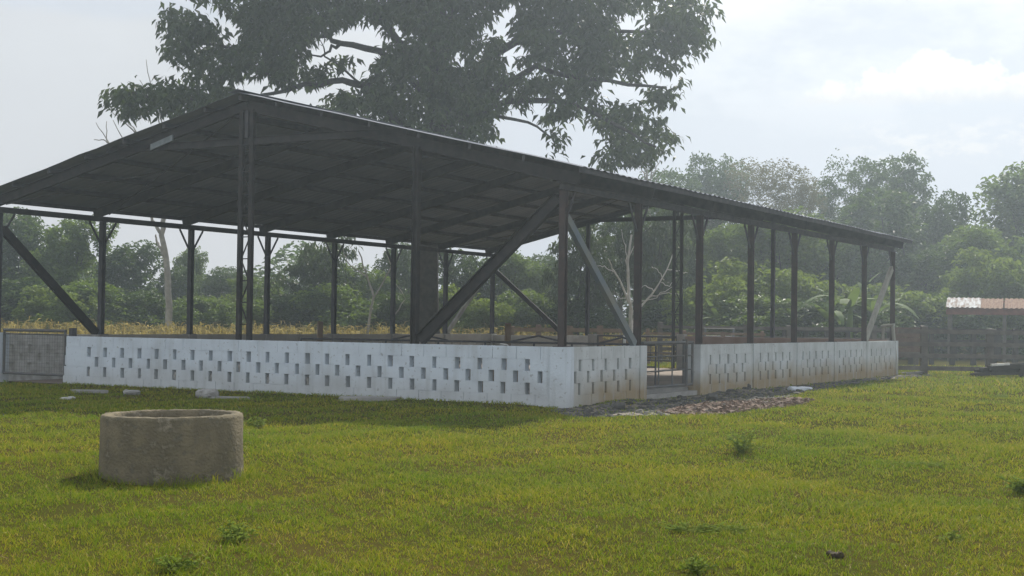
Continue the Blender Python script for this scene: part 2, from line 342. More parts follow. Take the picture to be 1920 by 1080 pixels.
# gable wall (front)
T0=np.array([.617+.4685*k for k in range(23)]);TM=T0+.234
mb=MB();vent_wall(mb,1,.178,11.58,-.075,.075,[list(T0),list(TM[:-1])+[.385],list(T0)])
for a,b,z in ((11.581,11.66,.0),(11.581,11.63,.2),(11.581,11.61,.42),(11.581,11.59,.6)): mb.box(-.07,.07,a,b,z-(.25 if z==0 else 0),z+.198)
part(mb,'block_wall','wall','white gable wall with three rows of slot vents')
for t in (T0[6],T0[8],T0[12],TM[9],T0[11]):     # rubble stuffed into a few vents
    pass
for t,z in ((T0[15],.27),(T0[22],.27),(TM[13],.48),(T0[10],.27),(T0[12],.29),(T0[17],.28)):
    mb=MB();v=rockv(.055,.05,.10,.3,0)+np.array((-.01,t,z));mb.add(v,None,IF);part(mb,'vent_fill','sack')
# long right wall, in panels between pillars
def pan(k): return [[3*k+.36+.505*n for n in range(5)],[3*k+.13+.505*n for n in range(5)],[3*k+.36+.505*n for n in range(5)]]
CW=.14
for k in (0,2,3,4,5,6):
    mb=MB();p=pan(k)
    if k!=0:p=[[q for q in r] for r in p]
    off=.08 if k==0 else .0
    vent_wall(mb,0,3*k+CW+.001,3*k+3-CW-.001,-.115,.035,[[q+off+(.06 if ri==1 else 0) for q in r] for ri,r in enumerate(p)],vw=.095)
    part(mb,'block_wall','wall_old','greyer white long side wall panel stained brown near the soil')
for k in range(8):
    mb=MB();
    if k==0: mb.box(-.13,.15,-.155,.155,-.3,HW+.004)
    elif k==2: mb.box(6-.26,6+CW,-.15,.13,-.3,HW+.004)
    else: mb.box(3*k-CW,3*k+CW,-.14,.12,-.3,HW+.003)
    part(mb,'wall_pillar','wall' if k==0 else 'wall_old')
# left long wall and back wall
for k in range(7):
    mb=MB();p=pan(k);vent_wall(mb,0,3*k+CW+.001,3*k+3-CW-.001,W-.06,W+.09,p);part(mb,'block_wall','conc_white' if k==0 else 'inner_grey','unpainted grey long wall panel on the far side')
    mb=MB();mb.box(3*k-CW,3*k+CW,W-.13,W+.14,-.3,HW+.003);part(mb,'wall_pillar','wall' if k==0 else 'conc')
mb=MB();mb.box(21-CW,21+CW,W-.13,W+.14,-.3,HW+.003);part(mb,'wall_pillar','conc_white')
mb=MB();mb.box(-.13,.13,13.52,13.631,-.3,HW+.05);part(mb,'wall_pillar','wall')
mb=MB();mb.box(20.93,21.08,.125,6.58,-.2,HW+.03);part(mb,'back_wall','inner_brown','reddish brown rendered back wall')
mb=MB();mb.box(20.93,21.08,10.0,11.2,-.2,HW);part(mb,'back_wall','conc_white','pale grey back wall panel')
mb=MB();mb.box(20.93,21.08,11.205,W-.135,-.2,HW-.03);part(mb,'back_wall','inner_grey','dull grey back wall panel')
mb=MB();mb.box(20.85,21.1,6.585,6.83,-.2,HW+.1);part(mb,'wall_pillar','conc')
mb=MB();mb.box(20.85,21.1,9.75,9.995,-.2,HW+.05);part(mb,'wall_pillar','conc')
# floor
mb=MB();mb.add([(.08,.05,.012),(20.9,.05,.012),(20.9,W-.1,.012),(.08,W-.1,.012)],[(0,1,2,3)]);part(mb,'floor','floor')
mb=MB();mb.box(3.15,5.73,-.09,.10,-.1,.09);part(mb,'door_sill','conc');mb=MB();mb.box(3.16,5.72,.105,.3,-.1,.16);part(mb,'door_sill','conc')
# posts
def post(i,j,z0,z1,m='rust',w=.115,along_i=True):
    mb=MB();mb.ibeam((i,j,z0+.012),(i,j,z1),w,w,up=(1,0,0) if along_i else (0,1,0),t=.016)
    mb.box(i-.13,i+.13,j-.11,j+.11,z0,z0+.0118);return part(mb,'post',m)
for k in range(8): post(3*k,0,HW+.004,ZB)
for k in range(8): post(3*k,W,HW+.004,ZB,'dark_steel')
for i,j in ((.0,2.966),):
    mb=MB();mb.ibeam((i,j,HW+.002),(i,j,zroof(j)-.3),.12,.12,up=(0,1,0),t=.016);part(mb,'post','black_steel')
mb=MB();mb.ibeam((21,10.1,HW),(21,10.1,zroof(10.1)-.3),.11,.11,up=(0,1,0));part(mb,'post','dark_steel')
mb=MB();mb.ibeam((21,3.7,HW),(21,3.7,zroof(3.7)-.3),.11,.11,up=(0,1,0));part(mb,'post','dark_steel')
# laced double posts under the ridge
for i in (0.,21.):
    for s in (-.13,.13):
        mb=MB();mb.bar((i,W/2+s,HW-.02 if i<1 else 0),(i,W/2+s,ZR-.32),.085,.085);part(mb,'ridge_post','black_steel')
    mb=MB();z=HW+.3;sg=1
    while z<ZR-.8: 
        mb.bar((i,W/2-.087,z),(i,W/2+.087,z),.02,.02);mb.bar((i,W/2-.087*sg,z+.02),(i,W/2+.087*sg,z+.38),.02,.02);z+=.42;sg=-sg
    part(mb,'post_lacing','black_steel')
for i in (6.,):
    pass
# eave beams, rafters, purlins
for j in (0,W):
    mb=MB();mb.ibeam((-.15,j,ZB+.062),(21.15,j,ZB+.062),.1,.12,t=.012);part(mb,'eave_beam','dark_steel')
for k in range(8):
    i=3.*k
    for sgn in (-1,1):
        je=W/2+sgn*(W/2+.3);a=(i,je,zroof(je)-.235);b=(i,W/2+sgn*.01,zroof(W/2+sgn*.01)-.235)
        mb=MB();mb.ibeam(a,b,.1,.2,t=.012);part(mb,'rafter','black_steel' if k==0 else 'dark_steel')
for jj in np.arange(.12,.99,.145):
    for sgn in (-1,1):
        j=W/2+sgn*(W/2+OE)*jj;mb=MB();z=zroof(j)-.085
        mb.bar((-OG+.05,j,z),(LN+OB-.05,j,z),.05,.1,up=(0,sgn*TAN*1.,1));part(mb,'purlin','dark_steel')
for sgn in (-1,1):
    j=W/2+sgn*(W/2+OE-.06);mb=MB();mb.bar((-OG+.05,j,zroof(j)-.08),(LN+OB-.05,j,zroof(j)-.08),.05,.09);part(mb,'purlin','dark_steel')
mb=MB();mb.bar((-OG+.05,W/2,ZR-.12),(LN+OB-.05,W/2,ZR-.12),.06,.1);part(mb,'ridge_beam','dark_steel')
for i in (0.,21.):
    jc=4.1;mb=MB();mb.ibeam((i,W/2-jc+.4,4.83),(i,W/2+jc-.4,4.83),.08,.14);part(mb,'tie_beam','black_steel')
    mb=MB();mb.bar((i,W/2,4.905),(i,W/2,ZR-.34),.07,.07);part(mb,'king_post','dark_steel')
# diagonal bracing in the roof plane
for (i0,i1,sg) in ((0,3,-1),(3,6,-1),(18,21,-1),(0,3,1),(18,21,1),(9,12,-1)):
    for (ia,ib) in ((i0,i1),(i1,i0)):
        j0=W/2+sg*(W/2-.2);j1=W/2+sg*.3;mb=MB();mb.bar((ia,j0,zroof(j0)-.36),(ib,j1,zroof(j1)-.36),.025,.025);part(mb,'roof_brace','dark_steel')
# big corner braces
def brace(a,b,w,h,m,up=(0,0,1),label=None): mb=MB();mb.ibeam(a,b,w,h,up,t=.014);part(mb,'brace',m,label)
brace((0,2.86,HW+.06),(0,.12,3.52),  .12,.21,'black_steel',label='thick dark diagonal brace on the gable side')
mb=MB();mb.bar((2.86,0,HW+.03),(.09,0,3.2),.09,.14);part(mb,'brace','blue_steel','grey blue diagonal brace on the long side')
mb=MB();mb.bar((2.86,W,HW+.03),(.1,W,3.3),.1,.18);part(mb,'brace','black_steel')
mb=MB();mb.bar((21,11.0,HW+.03),(21,W-.1,3.2),.08,.15);part(mb,'brace','black_steel')
mb=MB();mb.bar((18.12,W,HW+.03),(20.9,W,3.3),.08,.14);part(mb,'brace','timber_grey','pale diagonal timber brace')
mb=MB();mb.bar((18.14,0,HW+.03),(20.85,0,3.15),.1,.17);part(mb,'brace','timber_grey','pale diagonal timber brace')
for k in range(8):
    for j in (0,W):
        for s in (-1,1):
            if (k==0 and s<0) or (k==7 and s>0):continue
            mb=MB();mb.bar((3*k+s*.07,j,3.14),(3*k+s*.42,j,ZB-.01),.035,.035);part(mb,'knee_brace','dark_steel')
# roof sheets
def roof_sheet(sgn):
    st=.0625;ii=np.arange(-OG,LN+OB+.001,st);ph=np.arange(len(ii))%4
    prof=np.array([0,.018,.018,0])[ph];tt=np.linspace(0,1,15)
    v=[];
    sag=N.normal(0,.006,(15,len(ii)//16+2))
    for a,t in enumerate(tt):
        j=W/2+sgn*(.03+(W/2+OE-.03)*t);zz=zroof(j)-.028+prof+np.interp(np.arange(len(ii))/16,np.arange(sag.shape[1]),sag[a])
        v.append(np.stack([ii,np.full(len(ii),j),zz],1))
    n=len(ii);v=np.concatenate(v);a=(np.arange(14)[:,None]*n+np.arange(n-1)[None]).ravel()
    mb=MB();mb.add(v,np.stack([a,a+1,a+n+1,a+n],1) if sgn<0 else np.stack([a+n,a+n+1,a+1,a],1))
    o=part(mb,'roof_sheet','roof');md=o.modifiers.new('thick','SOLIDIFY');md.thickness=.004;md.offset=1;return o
roof_sheet(-1);roof_sheet(1)
mb=MB();
for sgn in (-1,1):
    v=[];
    for i in (-OG-.03,LN+OB+.03):
        for jj,dz in ((0,.03),(.22,.03)): j=W/2+sgn*jj;v.append((i,j,zroof(j)+dz))
    mb.add(v,[(0,1,3,2)])
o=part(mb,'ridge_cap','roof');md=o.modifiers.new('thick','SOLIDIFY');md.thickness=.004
# a pale mended strip hanging under the left slope
mb=MB();mb.box(-.1,-.06,8.72,9.3,4.93,5.05);mb.v[-1][:,2]-=(mb.v[-1][:,1]-8.72)*.28;part(mb,'patch_strip','grey_steel','pale metal strip under the left slope')
# gates (parts of the shed)
def mesh_gate(name,x0,x1,z0,z1,axis,c,m,bars,hor,label,mesh=False):
    def b(mb,a,zz,a2,zz2,r): 
        p=(a,c,zz) if axis==0 else (c,a,zz);q=(a2,c,zz2) if axis==0 else (c,a2,zz2);mb.tube([p,q],r,8)
    mb=MB();b(mb,x0,z0,x0,z1,.028);b(mb,x1,z0,x1,z1,.028);b(mb,x0-.02,z1,x1+.02,z1,.032);b(mb,x0,z0,x1,z0,.028)
    g=part(mb,name,m,label)
    mb=MB()
    for a in bars:b(mb,a,z0,a,z1,.014)
    for z in hor:b(mb,x0,z,x1,z,.014)
    part(mb,'gate_bars',m,parent=g)
    if mesh:
        mb=MB();n=int((x1-x0)/.075)
        for k in range(1,n): b(mb,x0+k*.075,z0,x0+k*.075,z1,.0018)
        for k in range(1,int((z1-z0)/.075)): b(mb,x0,z0+k*.075,x1,z0+k*.075,.0018)
        part(mb,'wire_mesh',m,parent=g)
    return g
mesh_gate('gate',11.66,13.49,.2,1.12,1,-.03,'gate_steel',[],[1.04],'wire mesh gate leaf beside the white gable wall',True)
mesh_gate('gate',3.2,5.62,.22,1.06,0,-.02,'gate_steel',[3.95,4.6,5.2],[.52,.80],'grey pipe gate in the long wall')
mb=MB();mb.bar((5.25,-.02,.2),(5.25,-.02,1.12),.1,.05);part(mb,'gate_post','gate_steel')
mb=MB();mb.box(-.06,.06,11.42,11.52,HW-.05,HW+.17);part(mb,'gate_latch','dark_steel')
mesh_gate('gate',6.9,9.7,.25,1.02,1,21.,'dark_steel',[7.8,8.8],[.5,.75],'dark pipe gate in the back wall')
# ------------------------------------------------------------------ pens and small things inside
def rail_thing(name,loc,label,cat,fn,m):
    e=empty(name,loc,math.pi/2-TH,label,cat);fn(e);return e
pen=empty('pen_rail',l2w(5.2,0,0),math.pi/2-TH,'dark pipe pen railing with low peaked tops running behind the gable wall','railing')
mb=MB();mb.tube([(0,.6,1.0),(0,9.6,.98)],.022,8);mb.obj('top_rail','dark_steel',pen)
mb=MB();mb.tube([(0,.6,.55),(0,9.6,.55)],.018,8);mb.obj('lower_rail','dark_steel',pen)
for j in (.6,1.0,1.75,2.5,3.4,4.6,5.8,7.2,8.4,9.6): mb=MB();mb.tube([(0,j,0),(0,j,.985)],.02,8);mb.obj('upright','dark_steel',pen)
for j,w in ((1.35,.55),(3.3,.7),(6.3,.75)): mb=MB();mb.tube([(.0,j-w,1.0),(0,j,1.14),(0,j+w,1.0)],.02,8);mb.obj('peaked_rail','dark_steel',pen)
def wood_post(px,Y,top,lab,m='timber_brown',w=.13):
    x,y,z=at(px,top,Y);mb=MB();mb.box(-w/2,w/2,-w/2,w/2,-.02,z,jit=.008);o=mb.obj('wooden_post',m);o.location=(x,y,0);o.rotation_euler=(0,0,.4);tag(o,lab,'post')
wood_post(952,36,606,'short brown wooden post inside the shed right of the thick dark brace')
wood_post(600,39,603,'short brown wooden post inside the shed in front of the far wall')
mb=MB();x,y,z=at(1171,628,30);mb.tube([(0,0,0),(0,0,z)],.03,8);o=mb.obj('pipe_post','conc_white');o.location=(x,y,0);tag(o,'thin white pipe post behind the wall near the side gate','post')
a=at(937,645,25.0);b=at(950,646,25.0);c=at(957,653,25.0);mb=MB();mb.tube([np.array(a)-np.array(a),np.array(b)-np.array(a),np.array(c)-np.array(a)],.014,8)
mb.tube([np.array(c)-np.array(a),(c[0]-a[0],0,-a[2])],.014,8);o=mb.obj('water_pipe','conc_white',smooth=True);o.location=a;tag(o,'bent white water pipe rising just behind the gable wall','pipe')
# ------------------------------------------------------------------ concrete ring
def ring():
    cx,cy=-3.05,12.86;e=empty('concrete_ring',(cx,cy,float(gz(cx,cy))-.03),0,'round weathered concrete well ring standing in the lawn','concrete ring')
    e.rotation_euler=(0,-.012,0)
    n=120;an=np.linspace(0,2*np.pi,n,endpoint=False);prof=[]
    ro,ri,h=.632,.525,.615
    pr=[(ro+.004,-.08),(ro+.004,.12),(ro,.3),(ro-.003,h-.03),(ro-.012,h-.006),(ro-.03,h),(ri+.02,h),(ri+.004,h-.012),(ri,h-.05),(ri,.1),(ri,-.08)]
    v=[]
    for (r,z) in pr:
        w=N.normal(0,.0015 if z<h-.04 else .004,n);w=(w+np.roll(w,1)+np.roll(w,2))/3
        dz=np.zeros(n)
        if z>h-.05: dz=N.normal(0,.002,n)-.005*np.maximum(0,np.sin(an*5+1)*np.sin(an*13))
        rr=r+w
        if r>ro-.02:  # vertical seam groove
            ds=np.abs(((an-(-np.pi/2-.03)+np.pi)%(2*np.pi))-np.pi);rr=rr-.010*(ds<.03)
        v.append(np.stack([rr*np.cos(an),rr*np.sin(an),z+dz],1))
    q=[]
    for a in range(len(pr)-1):
        for b in range(n): q.append((a*n+b,a*n+(b+1)%n,(a+1)*n+(b+1)%n,(a+1)*n+b))
    mb=MB();mb.add(np.concatenate(v),q);mb.obj('ring_wall','ring',e,True)
    mb=MB();mb.add([( .52*math.cos(t),.52*math.sin(t),.05) for t in np.linspace(0,6.283,40)[:-1]]+[(0,0,.05)],None,[(39,k,(k+1)%39) for k in range(39)]);mb.obj('soil_fill','dirt',e)
ring()
# ------------------------------------------------------------------ debris by the walls
def lump(name,px,py,s,m,label,cat,n=1,spread=0.,tilt=0):
    x,y,_=grd(px,py);mb=MB()
    for k in range(n):
        v=rockv(s[0]*(1 if k==0 else R.uniform(.4,.7)),s[1],s[2],.2,R.uniform(-.3,.3))+np.array((R.uniform(-spread,spread) if k else 0,R.uniform(-.05,.05),s[2]*.6));mb.add(v,None,IF)
    o=mb.obj(name,m,smooth=False);o.location=(x,y,float(gz(x,y)));tag(o,label,cat)
def slab(px,py,L,D,T,label,m='conc',rz=0):
    x,y,_=grd(px,py);mb=MB();k=14;an=np.linspace(0,2*np.pi,k,endpoint=False);r=1+N.normal(0,.08,k)
    sx=np.sign(np.cos(an))*np.abs(np.cos(an))**.6*L/2*r;sy=np.sign(np.sin(an))*np.abs(np.sin(an))**.6*D/2*r
    v=[(a,b,-.02) for a,b in zip(sx,sy)]+[(a*.98,b*.96,T+R.uniform(-.006,.006)) for a,b in zip(sx,sy)]+[(0,0,-.02),(0,0,T+.004)]
    q=[(b,(b+1)%k,k+(b+1)%k,k+b) for b in range(k)];t=[(2*k+1,k+b,k+(b+1)%k) for b in range(k)]+[(2*k,(b+1)%k,b) for b in range(k)]
    mb.add(v,q,t);o=mb.obj('concrete_slab',m);o.location=(x,y,float(gz(x,y))+.015);o.rotation_euler=(.03,0,rz);tag(o,label,'slab')
slab(695,753,1.05,.35,.05,'flat pale concrete slab lying in the grass before the middle of the gable wall',rz=.1)
slab(167,736,.7,.2,.035,'thin pale slab lying at the left end of the gable wall',rz=-.1)
slab(425,747,.8,.2,.03,'low grey slab lying between the crumpled sack and the wall',rz=-.3)
lump('broken_block',246,741,(.17,.12,.06),'sack','white broken block lump in the grass left of the crumpled sack','rubble',3,.15)
lump('sack',393,746,(.2,.14,.11),'sack','crumpled pale sack slumped against the foot of the gable wall','sack',4,.2)
lump('block_fragment',124,748,(.13,.08,.03),'conc_white','small white fragment in the shaded grass far left of the concrete ring','rubble',2,.12)
lump('plastic_bag',1507,733,(.22,.12,.07),'plastic','pale blue plastic bag lying on the stones by the long wall','bag',4,.25)
lump('large_stone',1476,722,(.17,.13,.13),'stone','largest dark stone beside the plastic bag','stone')
lump('pale_stone',1706,702,(.3,.2,.05),'conc','pale flat stone near the foot of the first fence post','stone',2,.3)
for px,py,s,l in ((1335,752,.13,'rounded grey stone at the upper edge of the brick rubble'),(1160,768,.12,'grey stone beside the gate end of the corner panel'),(1398,731,.14,'dark stone against the second white panel right of the gate')):
    lump('large_stone',px,py,(s,s*.8,s*.7),'stone',l,'stone')
lump('soil_clod',1568,1045,(.045,.035,.022),'dung','dark brown soil clod lying in the foreground grass','clod',4,.06)
# ------------------------------------------------------------------ pipe frame at the wall end
e=empty('pole_frame',l2w(21.1,-.1,0),0,'pale pole frame leaning at the far end of the long white wall','frame')
P0=np.array(l2w(21.1,-.1,0))
def ww(px,py,Y): return np.array(at(px,py,Y))-P0
Yf=P0[1]-.15
mb=MB();mb.tube([ww(1681,702,Yf),ww(1674,611,Yf)],.055,8);mb.obj('upright','timber_grey',e)
mb=MB();mb.tube([ww(1656,637,Yf+.3),ww(1656,612,Yf+.3)],.045,8);mb.obj('upright','timber_grey',e)
mb=MB();mb.tube([ww(1653,612,Yf+.3),ww(1677,609,Yf-.02)],.045,8);mb.obj('crossbar','timber_grey',e)
# ------------------------------------------------------------------ fences
def fence(name,pts,posts,rails,pw,rh,m,label,topx=.06,jit=.01,fallen=None):
    p0=np.array(pts[0]);p1=np.array(pts[1]);d=p1-p0;L=np.linalg.norm(d);d/=L
    e=empty(name,(p0[0],p0[1],0),math.atan2(d[1],d[0]),label,'fence')
    for a in posts:
        mb=MB();h=max(rails)+rh/2+topx+R.uniform(-.04,.06);mb.box(a-pw/2,a+pw/2,-pw/2,pw/2,-.1,h,jit=jit);mb.obj('fence_post',m,e)
    for z in rails:
        mb=MB();k=8;xs=np.linspace(min(posts)-(.8 if pw==.19 else .1),max(posts)+.1,k);dz=N.normal(0,.008,k)
        for q in range(k-1): mb.bar((xs[q],-pw/2-.028,z+dz[q]),(xs[q+1]-.002,-pw/2-.028,z+dz[q+1]),.05,rh)
        mb.obj('rail',m,e)
    return e
a=l2w(21.35,-.3);pf0=at(1686,700,43.2);
fence('rail_fence',((a[0]+.1,43.0),(a[0]+9,42.6)),[.68,2.63,4.58,6.53,8.48],[.19,.56,.93,1.30],.19,.13,'timber_dark','dark weathered four rail timber fence running right from the end of the long wall')
fence('rail_fence',((10.5,54.5),(32,54.2)),[.8*k for k in range(27)],[1.25],.17,.09,'timber_black','close set dark cattle yard fence behind the four rail fence')
fence('rail_fence',((15.5,62),(40,61)),[1.9*k for k in range(13)],[.85,1.3],.2,.16,'timber_black','wide boarded yard fence under the rusty roof')
fence('rail_fence',((5.5,52.5),(16.5,53.0)),[1.6*k for k in range(7)],[.5,.95,1.32],.16,.12,'timber_dark','dark yard fence seen through the posts of the long side')
fence('rail_fence',((-.75,52.),(4.4,52.2)),[.75,1.75,2.9,4.0,4.95],[.75,1.16],.2,.15,'timber_brown','brown rail fence beside the dry corn behind the shed')
fence('rail_fence',((4.6,50.),(9.5,50.4)),[.2,1.5,2.9,4.3],[.4,.75,1.1],.13,.09,'timber_brown','thin railed fence seen through the open side gate')
# brown plank panel left of first fence post, pale pipe rails in the yard
x,y,_=at(1702,640,46);mb=MB()
for k in range(5): mb.box(-.55,.55,-.02+.002*k,.02+.002*k,.62+k*.16,.62+k*.16+.15)
for s in (-.5,.5): mb.box(s-.05,s+.05,.03,.12,-.1,1.45)
o=mb.obj('plank_panel','timber_plank');o.location=(x,y,0);tag(o,'brown plank panel behind the left end of the four rail fence','fence panel')
x0=at(1320,616,51.0);x1=at(1378,617,51.0);e=empty('pipe_rail',(x0[0],51,0),0,'pale metal pipe rail seen through the second bay right of the gate','railing')
mb=MB();mb.tube([(0,0,x0[2]),(x1[0]-x0[0],0,x1[2])],.022,8);mb.obj('top_rail','gate_steel',e)
mb=MB();mb.tube([(0,0,x0[2]-.28),(x1[0]-x0[0],0,x1[2]-.28)],.03,8);mb.obj('lower_rail','gate_steel',e)
for s in (.05,x1[0]-x0[0]-.05): mb=MB();mb.tube([(s,0,-.05),(s,0,x0[2])],.035,8);mb.obj('upright','grey_steel',e)
# rusty roofed lean-to on the right
def leanto():
    a=at(1773,578,60.);b=at(1779,560,61.7);L=9.;e=empty('rusty_roofed_shed',(a[0],60,0),-.34,'small yard shed with rusty and silvery corrugated roof behind the fences','shed')
    def sheet(x0,x1,m,nm,lab,dz=0):
        st=.05;xs=np.arange(x0,x1+.001,st);pr=np.array([0,.025,.025,0])[np.arange(len(xs))%4];v=[]
        for t in (0,1): v.append(np.stack([xs,np.full(len(xs),t*1.7),np.full(len(xs),a[2]+dz+t*(b[2]-a[2]))+pr],1))
        n=len(xs);k=np.arange(n-1);mb=MB();mb.add(np.concatenate(v),np.stack([k,k+1,k+n+1,k+n],1))
        o=mb.obj(nm,m,e);o['label']=lab;md=o.modifiers.new('thick','SOLIDIFY');md.thickness=.004
    sheet(0,1.42,'zinc_new','roof_sheet','bright silvery corrugated sheet',.03)
    for k in range(8): sheet(1.4+k*.95,1.4+(k+1)*.95-.03,'zinc_rust','roof_sheet','rusty corrugated sheet',.006*(k%2))
    mb=MB();mb.box(.02,L-.1,.06,.1,a[2]-.26,a[2]-.03);mb.obj('fascia','fascia',e)
    mb=MB();mb.box(.02,L-.1,1.55,1.6,a[2]-.1,b[2]-.08);mb.obj('fascia','fascia',e)
    for x in np.arange(.15,L,2.2):
        for y in (.15,1.5): mb=MB();mb.box(x-.07,x+.07,y-.04,y+.1,-.1,a[2]-.05+(y>1)*.3);mb.obj('post','timber_dark',e)
leanto()
# timber heap by the fence on the right
def heap():
    x,y,_=at(1890,695,41.2);e=empty('timber_heap',(x,y,0),.05,'heap of dark offcut timber and a pale board against the fence at far right','timber heap')
    for k in range(16):
        L=R.uniform(.7,1.6);w=R.uniform(.06,.16);mb=MB();z=.05+.025*k if k<9 else .24+R.uniform(0,.1);a=R.uniform(-.25,.25);cx=R.uniform(-.5,.9)
        mb.bar((cx-L/2*math.cos(a),R.uniform(-.25,.25)+L/2*math.sin(a),z+R.uniform(-.06,.06)),(cx+L/2*math.cos(a),R.uniform(-.2,.2),z+R.uniform(-.05,.09)),w*1.6,w);mb.obj('plank','timber_black',e)
    mb=MB();mb.bar((-.62,-.3,.36),(-.1,-.3,.40),.14,.06);o=mb.obj('plank','conc_white',e);o['label']='pale whitish board end'
heap()
# ------------------------------------------------------------------ vegetation
def limb(mb,a,b,r0,r1,wob=.12,n=6,seg=7):
    a=np.array(a,float);b=np.array(b,float);t=np.linspace(0,1,n)[:,None];L=np.linalg.norm(b-a)
    p=a+(b-a)*t;p[1:-1]+=N.normal(0,wob*L/n,(n-2,3));mb.tube(p,np.linspace(r0,r1,n),seg)
    return p
def whorl(mb,c,k,L,Wd,droop=.5,spread=.25):
    c=np.asarray(c);n=len(c)*k;cc=np.repeat(c,k,0)+N.normal(0,spread,(n,3))*np.array((1,1,.7))
    a=N.uniform(0,2*np.pi,n);dz=-N.uniform(droop-.45,droop+.45,n);d=unit(np.stack([np.cos(a),np.sin(a),dz],1))
    nr=unit(np.stack([N.normal(0,.5,n),N.normal(0,.5,n),np.ones(n)],1));mb.leaves(cc,d,nr,N.uniform(.7,1.2,n)*L,N.uniform(.75,1.2,n)*Wd)
KIND={}
def wav(rng,wl,k=7):
    d=unit(rng.normal(0,1,(k,3)))*(2*np.pi/wl)*rng.uniform(.7,1.5,(k,1));ph=rng.uniform(0,6.28,k)
    return lambda p: np.sin(p@d.T+ph).sum(1)/math.sqrt(k/2)
def tree_kind(key,H,Rr,nm,nl,leafL,leafW,m,bark,thr=.1,zs=1.4,wl=1.3,droop=.25,trunk_r=.2,bare=.15,seed=0,msz=(.34,.52),twigs=14):
    """base tree of height H and crown half width Rr at the origin: trunk mesh and crown mesh"""
    rng=np.random.default_rng(seed+100);rr=random.Random(seed);tb=MB()
    limb(tb,(0,0,-.1),(rr.uniform(-.2,.2),rr.uniform(-.2,.2),H*.75),trunk_r,trunk_r*.2,.1,8,9)
    ms=[(np.array((0,0,H*(.60+.1*bare))),np.array((.58*Rr,.58*Rr,.38*H*(1-bare*.6))))]
    for k in range(nm):
        a=k*2.4+rr.uniform(-.4,.4);q=rr.uniform(.42,.68);z=bare+(1-bare)*rr.uniform(.22,.86);w=rr.uniform(*msz)*Rr
        hz=min(w*.85,H*.24);z=min(H*z,H-hz*.95)
        ms.append((np.array((math.cos(a)*q*Rr,math.sin(a)*q*Rr,max(z,hz*.7+H*bare*.4))),np.array((w,w,hz))))
    w1=wav(rng,wl);w2=wav(rng,wl*.42);vol=np.array([x[1].prod() for x in ms]);vol=vol**.8;vol/=vol.sum();P=[];tot=0
    while tot<nl:
        n=nl;k=rng.choice(len(ms),n,p=vol);u=unit(rng.normal(0,1,(n,3)))*(rng.uniform(0.12,1,n)**(1/2.2))[:,None]
        p=np.array([x[0] for x in ms])[k]+u*np.array([x[1] for x in ms])[k];q=p*np.array((1,1,zs))
        ok=(w1(q)+.5*w2(q)>thr+rng.normal(0,.18,n))&(p[:,2]>.05);p=p[ok];P.append(p);tot+=len(p)
    P=np.concatenate(P)[:nl]
    P*=np.array((Rr/np.percentile(np.hypot(P[:,0],P[:,1]),95),)*2+(H/np.percentile(P[:,2],99.3),))
    for c,e in ms[1:]: limb(tb,(0,0,max(.2,c[2]*rr.uniform(.45,.7))),c+e*(0,0,.3),trunk_r*.34,trunk_r*.06,.3,6,5)
    for k in range(twigs):
        t=P[rr.randrange(len(P))];c=ms[rr.randrange(len(ms))][0];limb(tb,c*.75+t*.25,t,trunk_r*.1,trunk_r*.03,.3,4,4)
    n=len(P);a=rng.uniform(0,6.283,n);dz=-rng.uniform(droop-.5,droop+.5,n);d=unit(np.stack([np.cos(a),np.sin(a),dz],1))
    nr=unit(np.stack([rng.normal(0,.5,n),rng.normal(0,.5,n),np.ones(n)],1))
    cb=MB();cb.leaves(P,d,nr,rng.uniform(.7,1.25,n)*leafL,rng.uniform(.75,1.2,n)*leafW)
    KIND[key]=(tb.mesh('trunk',M[bark],True),cb.mesh('crown',M[m]),H,Rr,bare)
def plant(name,key,px,top,wpx,Y,label,cat='tree',group=None,rz=None,base=0.,part2='crown',part1='trunk'):
    tm,cm,H,Rr,_=KIND[key];x,_,z=at(px,top,Y);hw=wpx/F*Y/2;sc=(hw/Rr,hw/Rr,(z-base)/H)
    e=empty(name,(x,Y,base),R.uniform(0,6.28) if rz is None else rz,label,cat,group);e.scale=sc
    for nm,me in ((part1,tm),(part2,cm)):
        o=bpy.data.objects.new(nm,me);C.objects.link(o);o.parent=e
    return e
tree_kind('dense',8,3.6,10,12500,.36,.20,'leaf_dark','bark',.25,1.5,1.5,.25,.22,.05,1)
tree_kind('dense2',8,3.2,10,11500,.33,.18,'leaf_mid','bark',.3,1.5,1.3,.25,.2,.05,2)
tree_kind('layer',11,4.2,10,12000,.36,.19,'leaf_dark','grey_bark',.35,2.6,1.7,.1,.2,.25,3)
tree_kind('feather',11,3.2,10,9500,.22,.10,'leaf_dry','grey_bark',.4,2.,1.1,.1,.14,.2,4,twigs=60)
tree_kind('loose',11,3.4,10,8000,.31,.15,'leaf_dark','grey_bark',.55,2.2,1.5,.15,.16,.2,9,twigs=40)
tree_kind('hang',7,2.6,9,4200,.42,.13,'leaf_big','bark',.4,1.2,1.2,.9,.14,.25,5,twigs=30)
tree_kind('shrub',3,1.8,11,10500,.19,.105,'leaf_mid','bark',.3,1.1,1.2,.25,.06,.0,6,(.4,.55))
tree_kind('shrubl',3,1.8,11,9500,.19,.105,'leaf_light','bark',.3,1.1,1.2,.3,.06,.0,7,(.4,.55))
tree_kind('shrubd',3,1.8,11,11000,.19,.105,'leaf_dark','bark',.25,1.1,1.2,.25,.06,.0,8,(.4,.55))
